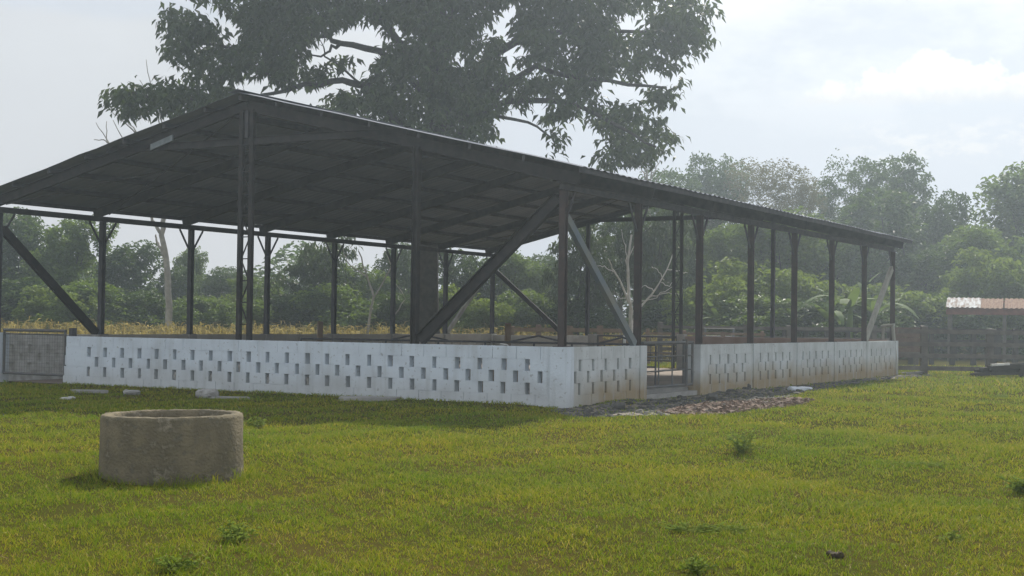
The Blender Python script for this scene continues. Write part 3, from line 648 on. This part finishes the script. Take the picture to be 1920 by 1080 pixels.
TREES=[
('broadleaf_tree','dense',25,398,190,73,'broad dark tree at the left picture edge seen past the corner brace'),
('broadleaf_tree','dense2',128,412,150,70,'full leafy tree just left of the first whole post on the far side'),
('broadleaf_tree','dense',238,458,140,74,'rounded lower tree between the first post and the bare grey trunk'),
('broadleaf_tree','dense2',352,470,70,80,'slim dark tree top rising behind the second far side post'),
('broadleaf_tree','dense',330,505,110,76,'low tree filling the gap around the bare grey trunk'),
('broadleaf_tree','layer',425,503,120,80,'flat topped grey green tree just left of the laced ridge posts'),
('broadleaf_tree','dense2',500,522,120,72,'low green tree right of the laced ridge posts'),
('drooping_tree','hang',598,440,150,66,'dark drooping leaf tree between the third and fourth far side posts'),
('broadleaf_tree','dense2',680,498,130,72,'mid green tree right of the drooping leaf tree'),
('broadleaf_tree','dense',745,462,100,74,'dark tree close left of the great trunk behind the shed'),
('broadleaf_tree','dense',865,470,120,70,'dark tree close right of the great trunk behind the shed'),
('broadleaf_tree','dense2',960,478,130,72,'green tree behind the crossing braces'),
('broadleaf_tree','layer',1030,480,110,82,'distant tree left of the corner post under the roof edge'),
('drooping_tree','hang',1085,420,130,62,'drooping leaf tree just right of the corner post'),
('broadleaf_tree','loose',1165,372,170,66,'tall loose tree behind the bare white tree'),
('drooping_tree','hang',1240,385,150,64,'drooping leaf tree left of the back ridge posts'),
('broadleaf_tree','dense',1265,440,150,72,'dark tree behind the side gate'),
('broadleaf_tree','layer',1245,322,150,84,'low topped tree just showing above the long eave'),
('broadleaf_tree','layer',1342,296,125,86,'dark rounded tree above the middle of the long eave'),
('feathery_tree','feather',1440,304,165,82,'pale feathery tree with thin brownish leaves above the eave'),
('feathery_tree','feather',1502,340,100,80,'smaller feathery tree right of the pale brownish one'),
('broadleaf_tree','loose',1572,303,120,85,'airy tree with sky gaps left of the tallest dark dome'),
('broadleaf_tree','layer',1668,296,150,86,'tallest dark domed tree right of the roof end'),
('broadleaf_tree','dense',1640,372,260,78,'wide dense tree mass below the tallest dome'),
('broadleaf_tree','dense',1765,374,150,80,'dense tree whose right side drops to the sky gap'),
('broadleaf_tree','dense2',1940,318,230,80,'tall tree at the right picture edge above the rusty roof'),
('broadleaf_tree','dense2',1850,430,170,72,'mid green tree above the silvery roof sheet'),
('broadleaf_tree','dense',1740,470,180,72,'dark tree left of the rusty roofed shed'),
('broadleaf_tree','dense2',1455,405,210,70,'light green tree filling the third bay right of the gate'),
('broadleaf_tree','dense2',1350,428,140,72,'light green tree behind the second bay right of the gate'),
('broadleaf_tree','dense',1570,450,150,72,'dark tree behind the last bays of the long side'),
]
for t in TREES: plant(*t)
SHR=[('shrubd',20,535,150,66),('shrubl',105,548,110,63),('shrub',190,540,130,65),('shrubd',275,556,120,66),('shrub',355,565,110,64),('shrubl',425,560,90,66),('shrub',480,572,110,63),('shrubd',560,560,120,64),('shrub',640,545,120,63),('shrubd',705,570,110,65),('shrubd',750,560,100,63),('shrubl',840,545,100,62),('shrubl',890,560,100,61),('shrub',960,555,110,63),('shrubl',1015,560,100,64),('shrubd',1085,570,110,62),
('shrubl',1330,535,120,60),('shrubl',1420,500,150,62),('shrub',1395,565,150,58),('shrubd',1470,575,150,58),('shrubl',1535,525,130,62),('shrubd',1600,572,140,59),('shrubl',1690,545,130,64),('shrubd',1745,560,130,65),('shrubl',1860,480,130,66),('shrub',1800,515,130,68),('shrubl',1915,500,120,66),('shrubd',1255,575,120,62)]
SL=['dark bush at the left edge below the corner brace','yellow green bush left of the first far side post','bush right of the first far side post','dark bush left of the bare grey trunk','bush right of the second far side post','pale bush left of the laced ridge posts','bush right of the laced ridge posts','dark bush below the drooping leaf tree','bush between the fourth and fifth far side posts','dark bush right of the short wooden post','dark bush left of the great trunk','yellow green bush right of the great trunk','yellow green bush beside the sixth far side post','bush under the crossing braces','pale bush left of the corner post above the brown rail fence','dark bush right of the corner post behind the brown rail fence',
'yellow green bush just right of the gate pillar post','tall yellow green bush in the second bay right of the gate','mid green bush low behind the second bay right of the gate','dark bush low behind the third bay right of the gate','bright bush left of the banana plants','dark bush at the foot of the banana plants','pale bush right of the roof end','dark bush between the roof end and the rusty roof','tall light green bush above the rusty roof','bush above the silvery end of the rusty roof','light bush at the right picture edge','dark bush behind the bars of the side gate']
for (k,px,top,w,Y),l in zip(SHR,SL): plant('bush',k,px,top-6,w*1.35,Y,l,'bush','bushes behind the shed and yard',part1='stems',part2='foliage')
# far woodland and dark undergrowth closing the view
def wood():
    mb=MB();n=46000;x=N.uniform(-52,60,n);y=N.uniform(86,97,n)
    top=4.2+1.2*np.sin(x*.35)+.9*np.sin(x*.9+1)+np.where(x>8,2.2,0);z=top*N.uniform(0,1,n)**.75
    c=np.stack([x,y,z],1);a=N.uniform(0,6.28,n);d=unit(np.stack([np.cos(a),np.sin(a),-N.uniform(-.3,.6,n)],1));nr=unit(np.stack([N.normal(0,.5,n),N.normal(0,.5,n),np.ones(n)],1))
    mb.leaves(c,d,nr,N.uniform(.35,.6,n),N.uniform(.2,.3,n));tag(mb.obj('far_woodland','leaf_dark'),'far mass of green woodland closing the view','woodland',kind='stuff')
    mb=MB();n=30000;x=N.uniform(-34,42,n);y=N.uniform(67,71,n)+np.where(x>9,-4,0);z=(1.5+.5*np.sin(x*1.3)+.4*np.sin(x*3.1))*N.uniform(0,1,n)**.7
    c=np.stack([x,y,z],1);a=N.uniform(0,6.28,n);d=unit(np.stack([np.cos(a),np.sin(a),-N.uniform(-.3,.6,n)],1));nr=unit(np.stack([N.normal(0,.5,n),N.normal(0,.5,n),np.ones(n)],1))
    mb.leaves(c,d,nr,N.uniform(.22,.4,n),N.uniform(.12,.2,n));tag(mb.obj('undergrowth','leaf_dark'),'low tangled undergrowth beneath the trees','undergrowth',kind='stuff')
wood()
# dry corn
def corn():
    mb=MB()
    for k in range(2600):
        if k<2200:x=R.uniform(-24,1.2);y=R.uniform(54,64)
        else:x=R.uniform(0,9);y=R.uniform(55,62)
        h=R.uniform(.68,1.22)*(1 if k<2200 else .9);tx,ty=R.uniform(-.2,.2),R.uniform(-.2,.2)
        mb.bar((x,y,0),(x+tx,y+ty,h),.018,.018)
        n=7;t=N.uniform(.25,1,n)[:,None];c=np.array((x,y,0))+t*np.array((tx,ty,h));a=N.uniform(0,6.28,n)
        d=unit(np.stack([np.cos(a),np.sin(a),N.uniform(-.9,.9,n)],1));mb.leaves(c,d,np.tile((0,0,1.),(n,1))+N.normal(0,.3,(n,3)),N.uniform(.3,.55,n),N.uniform(.035,.06,n),.2)
    tag(mb.obj('dry_corn','corn'),'strip of dry yellow standing corn behind the shed','corn',kind='stuff')
corn()
# the great tree behind the shed ------------------------------------------------
def great_tree():
    Y0=50.;b=at(797,700,Y0);e=empty('great_tree',(b[0],Y0,0),0,'huge dark spreading tree with drooping leaves rising behind the shed roof','tree')
    o=np.array((b[0],Y0,0.))
    def w(px,py,dy=0.): return np.array(at(px,py,Y0+dy))-o
    tb=MB()
    tp=[np.array((0,0,-.1)),w(797,600),w(798,480),w(805,350),w(815,240),w(822,150),w(826,60),w(815,-60),w(790,-190)]
    tb.tube(tp,[.66,.48,.45,.43,.38,.33,.3,.24,.1],12)
    LM=[([(806,300),(730,215),(690,165),(640,150),(560,165),(490,178)],.2,-1.5),([(815,190),(720,100),(640,78),(590,65),(545,75)],.16,1.),([(800,330),(620,215),(470,190),(330,190),(225,178)],.17,-.5),
        ([(815,150),(700,20),(560,40),(460,90),(340,80)],.16,.8),([(812,250),(900,120),(985,70),(1090,55),(1240,60)],.2,.6),([(812,260),(920,170),(1010,128),(1120,150),(1250,165)],.17,-1.2),
        ([(808,300),(930,190),(1060,190),(1160,235),(1230,275)],.14,-2.),([(806,300),(900,215),(1000,230),(1040,270)],.1,1.5),([(824,60),(900,-60),(1050,-40),(1280,10)],.17,1.5),([(824,60),(720,-80),(560,-60),(450,-10)],.16,-1.),([(820,0),(880,-150),(980,-220)],.14,2),([(815,-40),(700,-180),(600,-220)],.14,-2),
        ([(690,165),(610,110),(600,75)],.05,-1.5),([(560,165),(520,140),(470,130)],.05,-1.5),([(640,80),(610,100),(570,108)],.07,1)]
    for pts,r,dy in LM:
        n=len(pts);p=[w(x,y,dy*k/(n-1)*1.6) for k,(x,y) in enumerate(pts)]
        p=np.array(p);t=np.linspace(0,n-1,n*3);q=np.stack([np.interp(t,range(n),p[:,c]) for c in range(3)],1);q[1:-1]+=N.normal(0,.05,(len(q)-2,3));tb.tube(q,np.linspace(r,r*.25,len(q)),8)
    tb.obj('trunk','bark',e,True)
    B=[(222,178,38,24),(262,192,52,28),(325,170,50,26),(335,188,70,26),(395,165,60,36),(450,150,50,36),(330,35,24,34),(352,58,42,28),(322,92,16,14),(370,95,50,24),(420,108,60,34),(400,75,45,22),
       (470,60,50,44),(460,22,30,22),(520,40,60,50),(500,110,60,45),(560,110,60,50),(560,40,70,55),(620,20,70,40),(620,120,40,30),(600,190,60,18),(700,20,80,36),(720,130,50,60),(700,190,60,36),(640,195,50,24),
       (780,60,80,90),(780,170,90,80),(850,90,90,100),(840,220,70,60),(900,170,60,60),(900,40,80,60),(900,235,34,34),(980,20,80,38),(1000,90,50,34),(1060,60,90,60),(1060,125,80,34),(1150,40,90,55),(1150,105,80,40),(1240,50,60,50),(1295,20,44,30),(1290,70,34,34),(1235,115,50,34),(1265,160,40,16),(1240,185,26,14),(1200,165,40,24),
       (985,165,60,30),(1050,170,70,26),(1120,200,70,32),(1180,232,60,34),(1220,262,44,26),(1190,285,40,18),(1145,290,22,26),(1040,228,40,30),(1020,268,42,22),(1075,275,30,14),(1010,200,50,24),
       (740,-90,330,110),(760,-190,220,90),(1100,-40,180,60),(480,-40,150,60),(900,-120,300,110)]
    G=[(672,66,36,17),(600,97,14,12),(640,88,20,8),(478,158,26,12),(650,150,20,10),(945,42,13,22),(962,95,16,12),(968,232,30,26),(1000,255,20,16),(1088,255,26,22),(1165,168,26,11),(1190,40,20,11),(1235,150,24,8),(690,120,10,8),(860,110,9,8),(1015,190,10,8),(780,150,8,7),(905,60,10,7),(560,178,30,8),(590,185,20,8),(1000,132,10,7),(745,58,9,8),(840,20,8,7),(1070,95,9,6),(440,60,14,10)]
    Bn=np.array(B,float);Gn=np.array(G,float);ar=Bn[:,2]*Bn[:,3];pr=ar/ar.sum()
    pts=[]
    while len(pts)<4300:
        k=N.choice(len(B),p=pr);a=N.uniform(0,6.28);q=math.sqrt(N.random())
        x=Bn[k,0]+Bn[k,2]*q*math.cos(a);y=Bn[k,1]+Bn[k,3]*q*math.sin(a)
        if ((((x-Gn[:,0])/(Gn[:,2]*1.2+11))**2+((y-Gn[:,1])/(Gn[:,3]*1.2+11))**2)<1).any(): continue
        depth=(1.-((x-770)/620)**2)*4.5 if y>-20 else 5.
        pts.append(w(x,y,N.uniform(-1,1)*max(1.2,depth)))
    cb=MB();whorl(cb,np.array(pts),12,.40,.135,.85,.17)
    cb.obj('crown','leaf_big',e)
great_tree()
# bare and dead trees
def bare(name,paths,Y,m,label,r0):
    b=at(paths[0][0][0],paths[0][0][1],Y);o=np.array((b[0],Y,0.));e=empty(name,tuple(o),0,label,'tree');mb=MB();fb=MB()
    for k,p in enumerate(paths):
        q=[np.array(at(x,y,Y+(0 if k==0 else R.uniform(-.6,.6)*(i/len(p)))))-o for i,(x,y) in enumerate(p)]
        if k==0:q[0][2]=-.1
        q=np.array(q);n=len(q);t=np.linspace(0,n-1,n*3);qq=np.stack([np.interp(t,range(n),q[:,c]) for c in range(3)],1);qq[1:-1]+=N.normal(0,.02,(len(qq)-2,3))
        r=r0 if k==0 else r0*(.5 if k<4 else .22);(mb if k==0 else fb).tube(qq,np.linspace(r,r*.4,len(qq)),7)
    mb.obj('trunk',m,e,True);fb.obj('branches',m,e,True)
bare('bare_tree',[[(318,628),(317,560),(312,490),(305,440),(308,400),(300,330),(270,260)],[(303,440),(288,415),(275,385),(250,300)],[(308,480),(300,465),(294,452),(292,440)],[(306,400),(325,330),(320,240)],
  [(285,300),(250,240),(215,205)],[(255,250),(225,220),(205,205)],[(275,330),(235,270),(212,225)],[(250,300),(205,268),(180,230)],[(250,300),(200,265),(200,227)],[(240,290),(195,262),(176,262)],[(320,300),(290,200),(274,112)],[(315,270),(300,215),(262,150)]],62,'grey_bark','bare grey trunk standing in the dry corn left of the second far side post',.17)
bare('dead_tree',[[(1186,645),(1183,600),(1180,560),(1176,500),(1184,440)],[(1184,620),(1190,590),(1182,573),(1190,560)],[(1180,570),(1165,530),(1150,505),(1140,485)],[(1186,590),(1215,560),(1240,530),(1262,475)],[(1180,560),(1165,560),(1155,548)],[(1200,565),(1230,558),(1265,535)],[(1215,558),(1245,550),(1275,552)],[(1240,530),(1255,538),(1268,520)],[(1225,545),(1210,535),(1203,540)],[(1245,525),(1232,505),(1222,500)],[(1250,505),(1275,508),(1290,512)],[(1176,500),(1172,460),(1165,430)],[(1180,480),(1195,450),(1198,420)],[(1150,510),(1132,500),(1120,498)]],49.6,'pale_bark','leafless white barked tree behind the side brace',.085)
bare('bare_sapling',[[(680,640),(700,560),(690,520),(672,470)],[(700,560),(735,500),(720,470)],[(690,520),(650,490),(640,460)],[(735,600),(760,560),(735,520)],[(672,480),(655,460),(650,440)],[(720,520),(745,480),(740,455)],[(690,510),(668,495),(655,500)]],56,'grey_bark','thin leafless sapling left of the great trunk under the roof',.06)
bare('bare_sapling',[[(1225,470),(1218,390),(1212,330),(1210,300)],[(1215,350),(1225,325),(1238,300)],[(1214,340),(1205,320),(1200,310)],[(1222,330),(1222,315),(1216,305)],[(1225,345),(1240,325),(1252,312)]],70,'grey_bark','bare twigs of a dead treetop rising above the long eave',.09)
# banana plants
def banana():
    e=empty('banana_plant',(0,0,0),0,'x','banana plant');mb=MB();mb.tube([(0,0,-.05),(.03,.02,.9),(.05,0,1.6)],[.13,.11,.07],9);mb.obj('stem','leaf_light',e,True)
    for k in range(8):
        a=k*2.4+R.uniform(-.3,.3);L=R.uniform(1.5,2.2);up=R.uniform(.7,1.6);n=11;s=np.linspace(0,1,n);w=.15*np.sin(np.pi*np.clip(s*.93+.05,0,1))**.6
        x=L*s*(.55 if k<3 else .9);z=1.55+up*1.3*s-up*1.15*s**2*(.4 if k<3 else 1.2);dx,dy=math.cos(a),math.sin(a)
        v=[]
        for i in range(n):
            for q,dz in ((-1,-.05),(0,.03),(1,-.05)): v.append((x[i]*dx-q*w[i]*dy,x[i]*dy+q*w[i]*dx,z[i]+dz*w[i]*4*.5))
        qd=[]
        for i in range(n-1):
            if R.random()<.12 and i>2: continue
            qd+=[(3*i,3*i+1,3*i+4,3*i+3),(3*i+1,3*i+2,3*i+5,3*i+4)]
        mb=MB();mb.add(v,qd);mb.obj('leaf','banana',e,True)
    return e
bn=banana()
for k,(px,top,Y,l) in enumerate(((1592,505,57,'banana plant with upright leaf left of the pale timber brace'),(1640,525,58,'banana plant right behind the pale timber brace'),(1352,530,58,'banana plant in the second bay right of the gate post'),(1897,462,69,'tall banana plant above the rusty roof near the right edge'),(1555,545,56,'short banana plant behind the fifth long side post'))):
    x,_,z=at(px,top,Y);s=z/2.75*(.8 if k==2 else 1);e=bn if k==0 else dup(bn,(0,0,0))
    e.location=(x,Y,0);e.rotation_euler=(0,0,k*1.9);e.scale=(s,s,s);e['label']=l;e['group']='banana plants beyond the shed'
# weeds in the lawn
def weed(px,py,h,r,n,m,label,leaf=.07,name='weed'):
    x,y,_=grd(px,py);e=empty(name,(x,y,float(gz(x,y))),0,label,'weed');sb=MB();c=[];d=[]
    for k in range(n):
        a=R.uniform(0,6.28);q=R.random()**.5;o=np.array((R.gauss(0,.12*r),R.gauss(0,.12*r),-.01));t=o+np.array((math.cos(a)*r*q,math.sin(a)*r*q,h*R.uniform(.35,1)*(1-.35*q)))
        p=np.array([o,o*.5+t*.5+np.array((0,0,h*.1)),t]);sb.tube(p,[.004,.003,.0015],5)
        for s in np.linspace(.3,1,7):
            b=p[0]*(1-s)**2+2*s*(1-s)*p[1]+s*s*p[2];c.append(b);aa=R.uniform(0,6.28);d.append((math.cos(aa),math.sin(aa),R.uniform(-.5,.7)))
    lb=MB();lb.leaves(np.array(c),unit(np.array(d)),unit(np.array([(R.gauss(0,.5),R.gauss(0,.5),1) for _ in c])),N.uniform(.5,1.2,len(c))*leaf,N.uniform(.8,1.1,len(c))*leaf*.32)
    sb.obj('stems','leaf_weed',e);lb.obj('foliage',m,e)
weed(1390,852,.36,.27,34,'leaf_weed','bushy weed standing in the lawn below the brick rubble',.07)
weed(440,1022,.16,.16,26,'leaf_weed','low dark green weed in the foreground below the concrete ring',.06)
weed(478,798,.18,.13,12,'leaf_weed','pale leafy weed just right of the concrete ring',.09)
weed(1875,745,.12,.4,30,'leaf_weed','low weed patch near the timber heap',.07)
weed(1780,1010,.09,.07,8,'leaf_weed','tiny weed with a whitish leaf in the right foreground',.06)
weed(1308,1076,.12,.1,14,'leaf_weed','small weed at the bottom edge right of centre',.05)
weed(330,1074,.14,.15,22,'leaf_weed','small weed at the bottom edge below the ring',.05)
weed(1915,925,.2,.16,22,'leaf_weed','leafy weed cut by the right picture edge',.08)
weed(1290,1000,.07,.3,30,'leaf_weed','low dark clover patch right of the foreground centre',.045)
weed(1360,995,.07,.2,24,'leaf_weed','smaller clover patch beside the low dark one',.045)
weed(1740,880,.06,.35,30,'leaf_weed','spreading low weed patch in the right lawn',.045)
weed(830,797,.1,.18,14,'leaf_weed','thin weed at the shadow edge before the gable wall',.05)
# ------------------------------------------------------------------ grass
WORN=[(*grd(px,py)[:2],r) for px,py,r in ((1575,1045,.22),(1165,995,.2),(1895,1040,.25),(590,1032,.15),(1230,985,.12),(850,960,.15),(300,1010,.2),(1000,1062,.18),(1480,930,.25),(700,930,.2),(1700,905,.2),(120,960,.3))]
def grass():
    def band(y0,y1,dens,h,w):
        hw=lambda y:.36*y*1.22+1.2
        n=int(dens*(y1-y0)*2*hw((y0+y1)/2));y=N.uniform(y0,y1,n);x=N.uniform(-1,1,n)*hw(y)
        i=(x-AX)*U[0]+(y-AY)*U[1];j=(x-AX)*V[0]+(y-AY)*V[1]
        k=~((i>-.1)&(j>-.16)&(i<21.2)&(j<W+.2));jit=.12*np.sin(i*5.1)+.09*np.sin(i*11+j*7)
        ms=((i-1.5)/.9)**2+((j+.42)/.25)**2<1.2
        bare_=inpoly(i,j+jit*.7,SOIL)|inpoly(i,j+jit*.7,BRICK);k&=(~bare_)|(N.random(n)<.10)|ms
        k&=((x+3.05)**2+(y-12.86)**2)>.62**2
        # thin, worn spots
        g2=np.sin(x*41+2*np.sin(y*17))*np.sin(y*37+2*np.sin(x*19))+.6*np.sin(x*23+y*11+np.sin(y*29));k&=~((g2<-.35)&(N.random(n)<.75))
        worn=np.sin(x*1.7+1.1*np.sin(y*.9))*np.sin(y*1.3+.7*np.sin(x*1.1))+.5*np.sin(x*3.9+2)*np.sin(y*4.3)
        k&=~((worn>.75)&(N.random(n)<.5))
        for (qx,qy,qr) in WORN: k&=~((((x-qx)/qr)**2+((y-qy)/(qr*1.3))**2+.5*np.sin(x*9)*np.sin(y*8)<1)&(N.random(n)<.5))
        x,y=x[k],y[k];n=len(x);z=gz(x,y)
        cl=np.sin(x*5.3+1.3*np.sin(y*3.1))*np.sin(y*4.1+1.1*np.sin(x*2.7));tall=1+.5*np.clip(np.sin(x*.8+.5*np.sin(y*1.1))*np.sin(y*.6+1),0,1)+.45*np.clip(cl,-.6,1)
        c2=np.sin(x*41+2*np.sin(y*17))*np.sin(y*37+2*np.sin(x*19))+.6*np.sin(x*23+y*11+np.sin(y*29));H=h*tall*N.uniform(.5,1.35,n)*np.clip(1+.45*c2,.35,1.8)
        near=np.exp(-((np.hypot(x+3.05,y-12.86)-.68)/.1)**2);H=H*(1+2.6*near*(N.random(n)<.6))
        a=N.uniform(0,6.28,n);ln=N.uniform(.3,1.9,n)
        dx,dy=np.cos(a)*ln*H,np.sin(a)*ln*H;b=N.uniform(0,6.28,n);wx,wy=np.cos(b)*w/2,np.sin(b)*w/2
        p=np.stack([x,y,z],1)
        v=np.stack([p+np.stack([-wx,-wy,-.005+0*x],1),p+np.stack([wx,wy,-.005+0*x],1),p+np.stack([dx*.4+wx*.7,dy*.4+wy*.7,H*.62],1),p+np.stack([dx*.4-wx*.7,dy*.4-wy*.7,H*.62],1),p+np.stack([dx,dy,H*.85],1)],1).reshape(-1,3)
        f=np.arange(n)*5;mb.add(v,np.stack([f,f+1,f+2,f+3],1),np.stack([f+3,f+2,f+4],1))
    mb=MB()
    band(6.4,10,4300,.025,.0046);band(10,14,2900,.027,.0056);band(14,20,1600,.03,.0078);band(20,30,680,.034,.012);band(30,52,150,.055,.022)
    tag(mb.obj('lawn_grass','blade'),'short sunlit pasture grass','grass',kind='stuff')
    mb=MB();n=1500;y=N.uniform(6.5,19,n);x=N.uniform(-1,1,n)*(.42*y+1);a=N.uniform(0,6.28,n);d=unit(np.stack([np.cos(a),np.sin(a),N.uniform(-.05,.25,n)],1))
    mb.leaves(np.stack([x,y,gz(x,y)+.028],1),d,np.tile((0,0,1.),(n,1)),N.uniform(.04,.13,n),N.uniform(.002,.005,n),.1)
    tag(mb.obj('dry_straw','straw'),'scattered dry straw lying on the lawn','straw',kind='stuff')
grass()
# ------------------------------------------------------------------ sky, sun, haze
SAZ=math.atan2(.34,1.15);SEL=math.atan2(1,math.hypot(.34,1.15))
def world():
    w=bpy.data.worlds.new('World');S.world=w;w.use_nodes=True;nt=w.node_tree;nd=nt.nodes;L=nt.links
    bg=nd['Background'];bg.inputs['Strength'].default_value=.10
    sky=nd.new('ShaderNodeTexSky');sky.sky_type='NISHITA';sky.sun_disc=False;sky.sun_elevation=SEL;sky.sun_rotation=SAZ;sky.dust_density=3.;sky.air_density=1.;sky.ozone_density=1.
    tc=nd.new('ShaderNodeTexCoord');sp=nd.new('ShaderNodeSeparateXYZ');L.new(tc.outputs['Generated'],sp.inputs[0])
    def mth(op,a,b=None,c=None,clamp=False):
        n=nd.new('ShaderNodeMath');n.operation=op;n.use_clamp=clamp
        for k,v in enumerate((a,b,c)):
            if v is None: continue
            if isinstance(v,(int,float)): n.inputs[k].default_value=v
            else: L.new(v,n.inputs[k])
        return n.outputs[0]
    def ss(v,a,b,lo=0.,hi=1.):
        n=nd.new('ShaderNodeMapRange');n.interpolation_type='SMOOTHSTEP';n.inputs[1].default_value=a;n.inputs[2].default_value=b;n.inputs[3].default_value=lo;n.inputs[4].default_value=hi;L.new(v,n.inputs[0]);return n.outputs[0]
    az=mth('ARCTAN2',sp.outputs['X'],sp.outputs['Y']);el=mth('ARCSINE',sp.outputs['Z'])
    dg=mth('MULTIPLY',az,57.2958);de=mth('MULTIPLY',el,57.2958)
    cv=nd.new('ShaderNodeCombineXYZ');L.new(dg,cv.inputs[0]);L.new(de,cv.inputs[1])
    def noise(sc,det,rough=.55,stretch=None):
        n=nd.new('ShaderNodeTexNoise');n.inputs['Scale'].default_value=sc;n.inputs['Detail'].default_value=det;n.inputs['Roughness'].default_value=rough
        if stretch:
            mp=nd.new('ShaderNodeMapping');mp.inputs['Scale'].default_value=stretch;L.new(cv.outputs[0],mp.inputs[0]);L.new(mp.outputs[0],n.inputs['Vector'])
        else: L.new(cv.outputs[0],n.inputs['Vector'])
        return n.outputs['Fac']
    def mix(f,a,b):
        m=nd.new('ShaderNodeMix');m.data_type='RGBA'
        if isinstance(f,(int,float)): m.inputs[0].default_value=f
        else: L.new(f,m.inputs[0])
        for k,v in ((6,a),(7,b)):
            if isinstance(v,tuple): m.inputs[k].default_value=(*v,1)
            else: L.new(v,m.inputs[k])
        return m.outputs[2]
    # thin high veil of cloud whitening the blue
    veil=ss(noise(.09,5,.6,(1,2.2,1)),.38,.66,.78,.95)
    bright=ss(dg,-22.,24.,4.75,5.35)
    cb=nd.new('ShaderNodeCombineXYZ');L.new(mth('MULTIPLY',bright,.94),cb.inputs[0]);L.new(mth('MULTIPLY',bright,1.0),cb.inputs[1]);L.new(mth('MULTIPLY',bright,1.1),cb.inputs[2])
    low=ss(de,16.,1.,0.,.35);vf=mth('ADD',veil,low,clamp=True)
    # back half of the sky keeps its own darker blue
    front=ss(sp.outputs['Y'],-.5,.5);vf=mth('MULTIPLY',vf,mth('MULTIPLY_ADD',front,.75,.25))
    col=mix(vf,sky.outputs[0],cb.outputs[0])
    # cumulus bank low on the right
    nz=noise(.55,7,.6);nb=noise(1.6,6,.6)
    env=mth('MULTIPLY',ss(dg,9.6,14.5),ss(dg,34.,22.))
    hgt=mth('ADD',mth('MULTIPLY',nz,3.4),mth('MULTIPLY',nb,.9))
    top=mth('MULTIPLY_ADD',mth('SUBTRACT',hgt,.9),env,8.75)
    pk=mth('MULTIPLY',ss(dg,14.6,16.3),ss(dg,18.4,16.5));top=mth('MULTIPLY_ADD',pk,.55,top)
    m1=mth('MULTIPLY',ss(mth('SUBTRACT',top,de),-.08,.42),ss(mth('ADD',de,mth('MULTIPLY',nb,.6)),8.75,9.35));m1=mth('MULTIPLY',m1,ss(dg,10.2,12.4))
    m1=mth('MULTIPLY',m1,.9)
    shade=ss(mth('ADD',de,mth('MULTIPLY',nb,1.1)),9.3,10.3)
    cc=mix(shade,(5.6,5.6,5.65),(7.6,7.6,7.5))
    col=mix(m1,col,cc)
    m2=mth('MULTIPLY',mth('MULTIPLY',ss(noise(.6,6,.6,(1,2,1)),.45,.62),ss(dg,11.5,16.)),mth('MULTIPLY',ss(de,6.,6.8),ss(de,8.3,7.6)))
    col=mix(mth('MULTIPLY',m2,.5),col,(6.6,6.45,6.3))
    # pale stratus sheet at left with a soft upper edge
    m3=mth('MULTIPLY',mth('MULTIPLY',ss(mth('ADD',de,mth('MULTIPLY',nz,.8)),12.3,11.7),ss(dg,2.,-8.)),.45)
    col=mix(m3,col,(5.3,5.25,5.2))
    # unseen bright cloud added behind and overhead to lift light on shaded walls
    bk=mth('MULTIPLY',ss(sp.outputs['Y'],.45,-.2),ss(noise(.055,6,.6),.36,.56));col=mix(mth('MULTIPLY',bk,.9),col,(8.4,8.6,9.0))
    L.new(col,bg.inputs[0])
world()
sl=bpy.data.lights.new('sun','SUN');sl.energy=4.6;sl.angle=math.radians(.53);sl.color=(1,.94,.84);so=bpy.data.objects.new('sun',sl);C.objects.link(so)
dv=Vector((math.sin(SAZ)*math.cos(SEL),math.cos(SAZ)*math.cos(SEL),math.sin(SEL)));so.rotation_euler=dv.to_track_quat('Z','Y').to_euler();so.location=(20,60,50)
def haze():  # scattering box added to approximate veiling lens glare over dark areas
    mb=MB();mb.box(-140,140,-25,125,-1.2,24);m=bpy.data.materials.new('glare_haze');m.use_nodes=True;nt=m.node_tree;nt.nodes.remove(nt.nodes['Principled BSDF'])
    v=nt.nodes.new('ShaderNodeVolumePrincipled');v.inputs['Color'].default_value=(.76,.89,1,1);v.inputs['Density'].default_value=.0016;v.inputs['Anisotropy'].default_value=.62
    nt.links.new(v.outputs[0],nt.nodes['Material Output'].inputs['Volume']);tag(mb.obj('haze',m),'pale haze added to stand in for milky lens glare','haze',kind='stuff')
haze()
# ------------------------------------------------------------------ camera
cd=bpy.data.cameras.new('camera');cam=bpy.data.objects.new('camera',cd);C.objects.link(cam);S.camera=cam
cd.sensor_width=36;cd.lens=36*F/1920;cd.clip_start=.1;cd.clip_end=3000
c,s=math.cos(PIT),math.sin(PIT);cr,sr=math.cos(ROL),math.sin(ROL)
fw=Vector((0,c,s));rt=Vector((1,0,0));up=Vector((0,-s,c))
# image x axis: roll the frame so the horizon dips to the right
X=rt*cr+up*sr;Yv=up*cr-rt*sr
mw=Matrix(((X.x,Yv.x,-fw.x,0),(X.y,Yv.y,-fw.y,0),(X.z,Yv.z,-fw.z,HC),(0,0,0,1)));cam.matrix_world=mw
vs=S.view_settings;vs.view_transform='Standard';vs.look='None';vs.exposure=.42;vs.gamma=1
cy=S.cycles;cy.use_denoising=True;cy.max_bounces=7;cy.transparent_max_bounces=6;cy.volume_bounces=1;cy.diffuse_bounces=3;cy.glossy_bounces=2;cy.transmission_bounces=3
cy.use_adaptive_sampling=True;cy.adaptive_threshold=.006;cy.sample_clamp_indirect=6
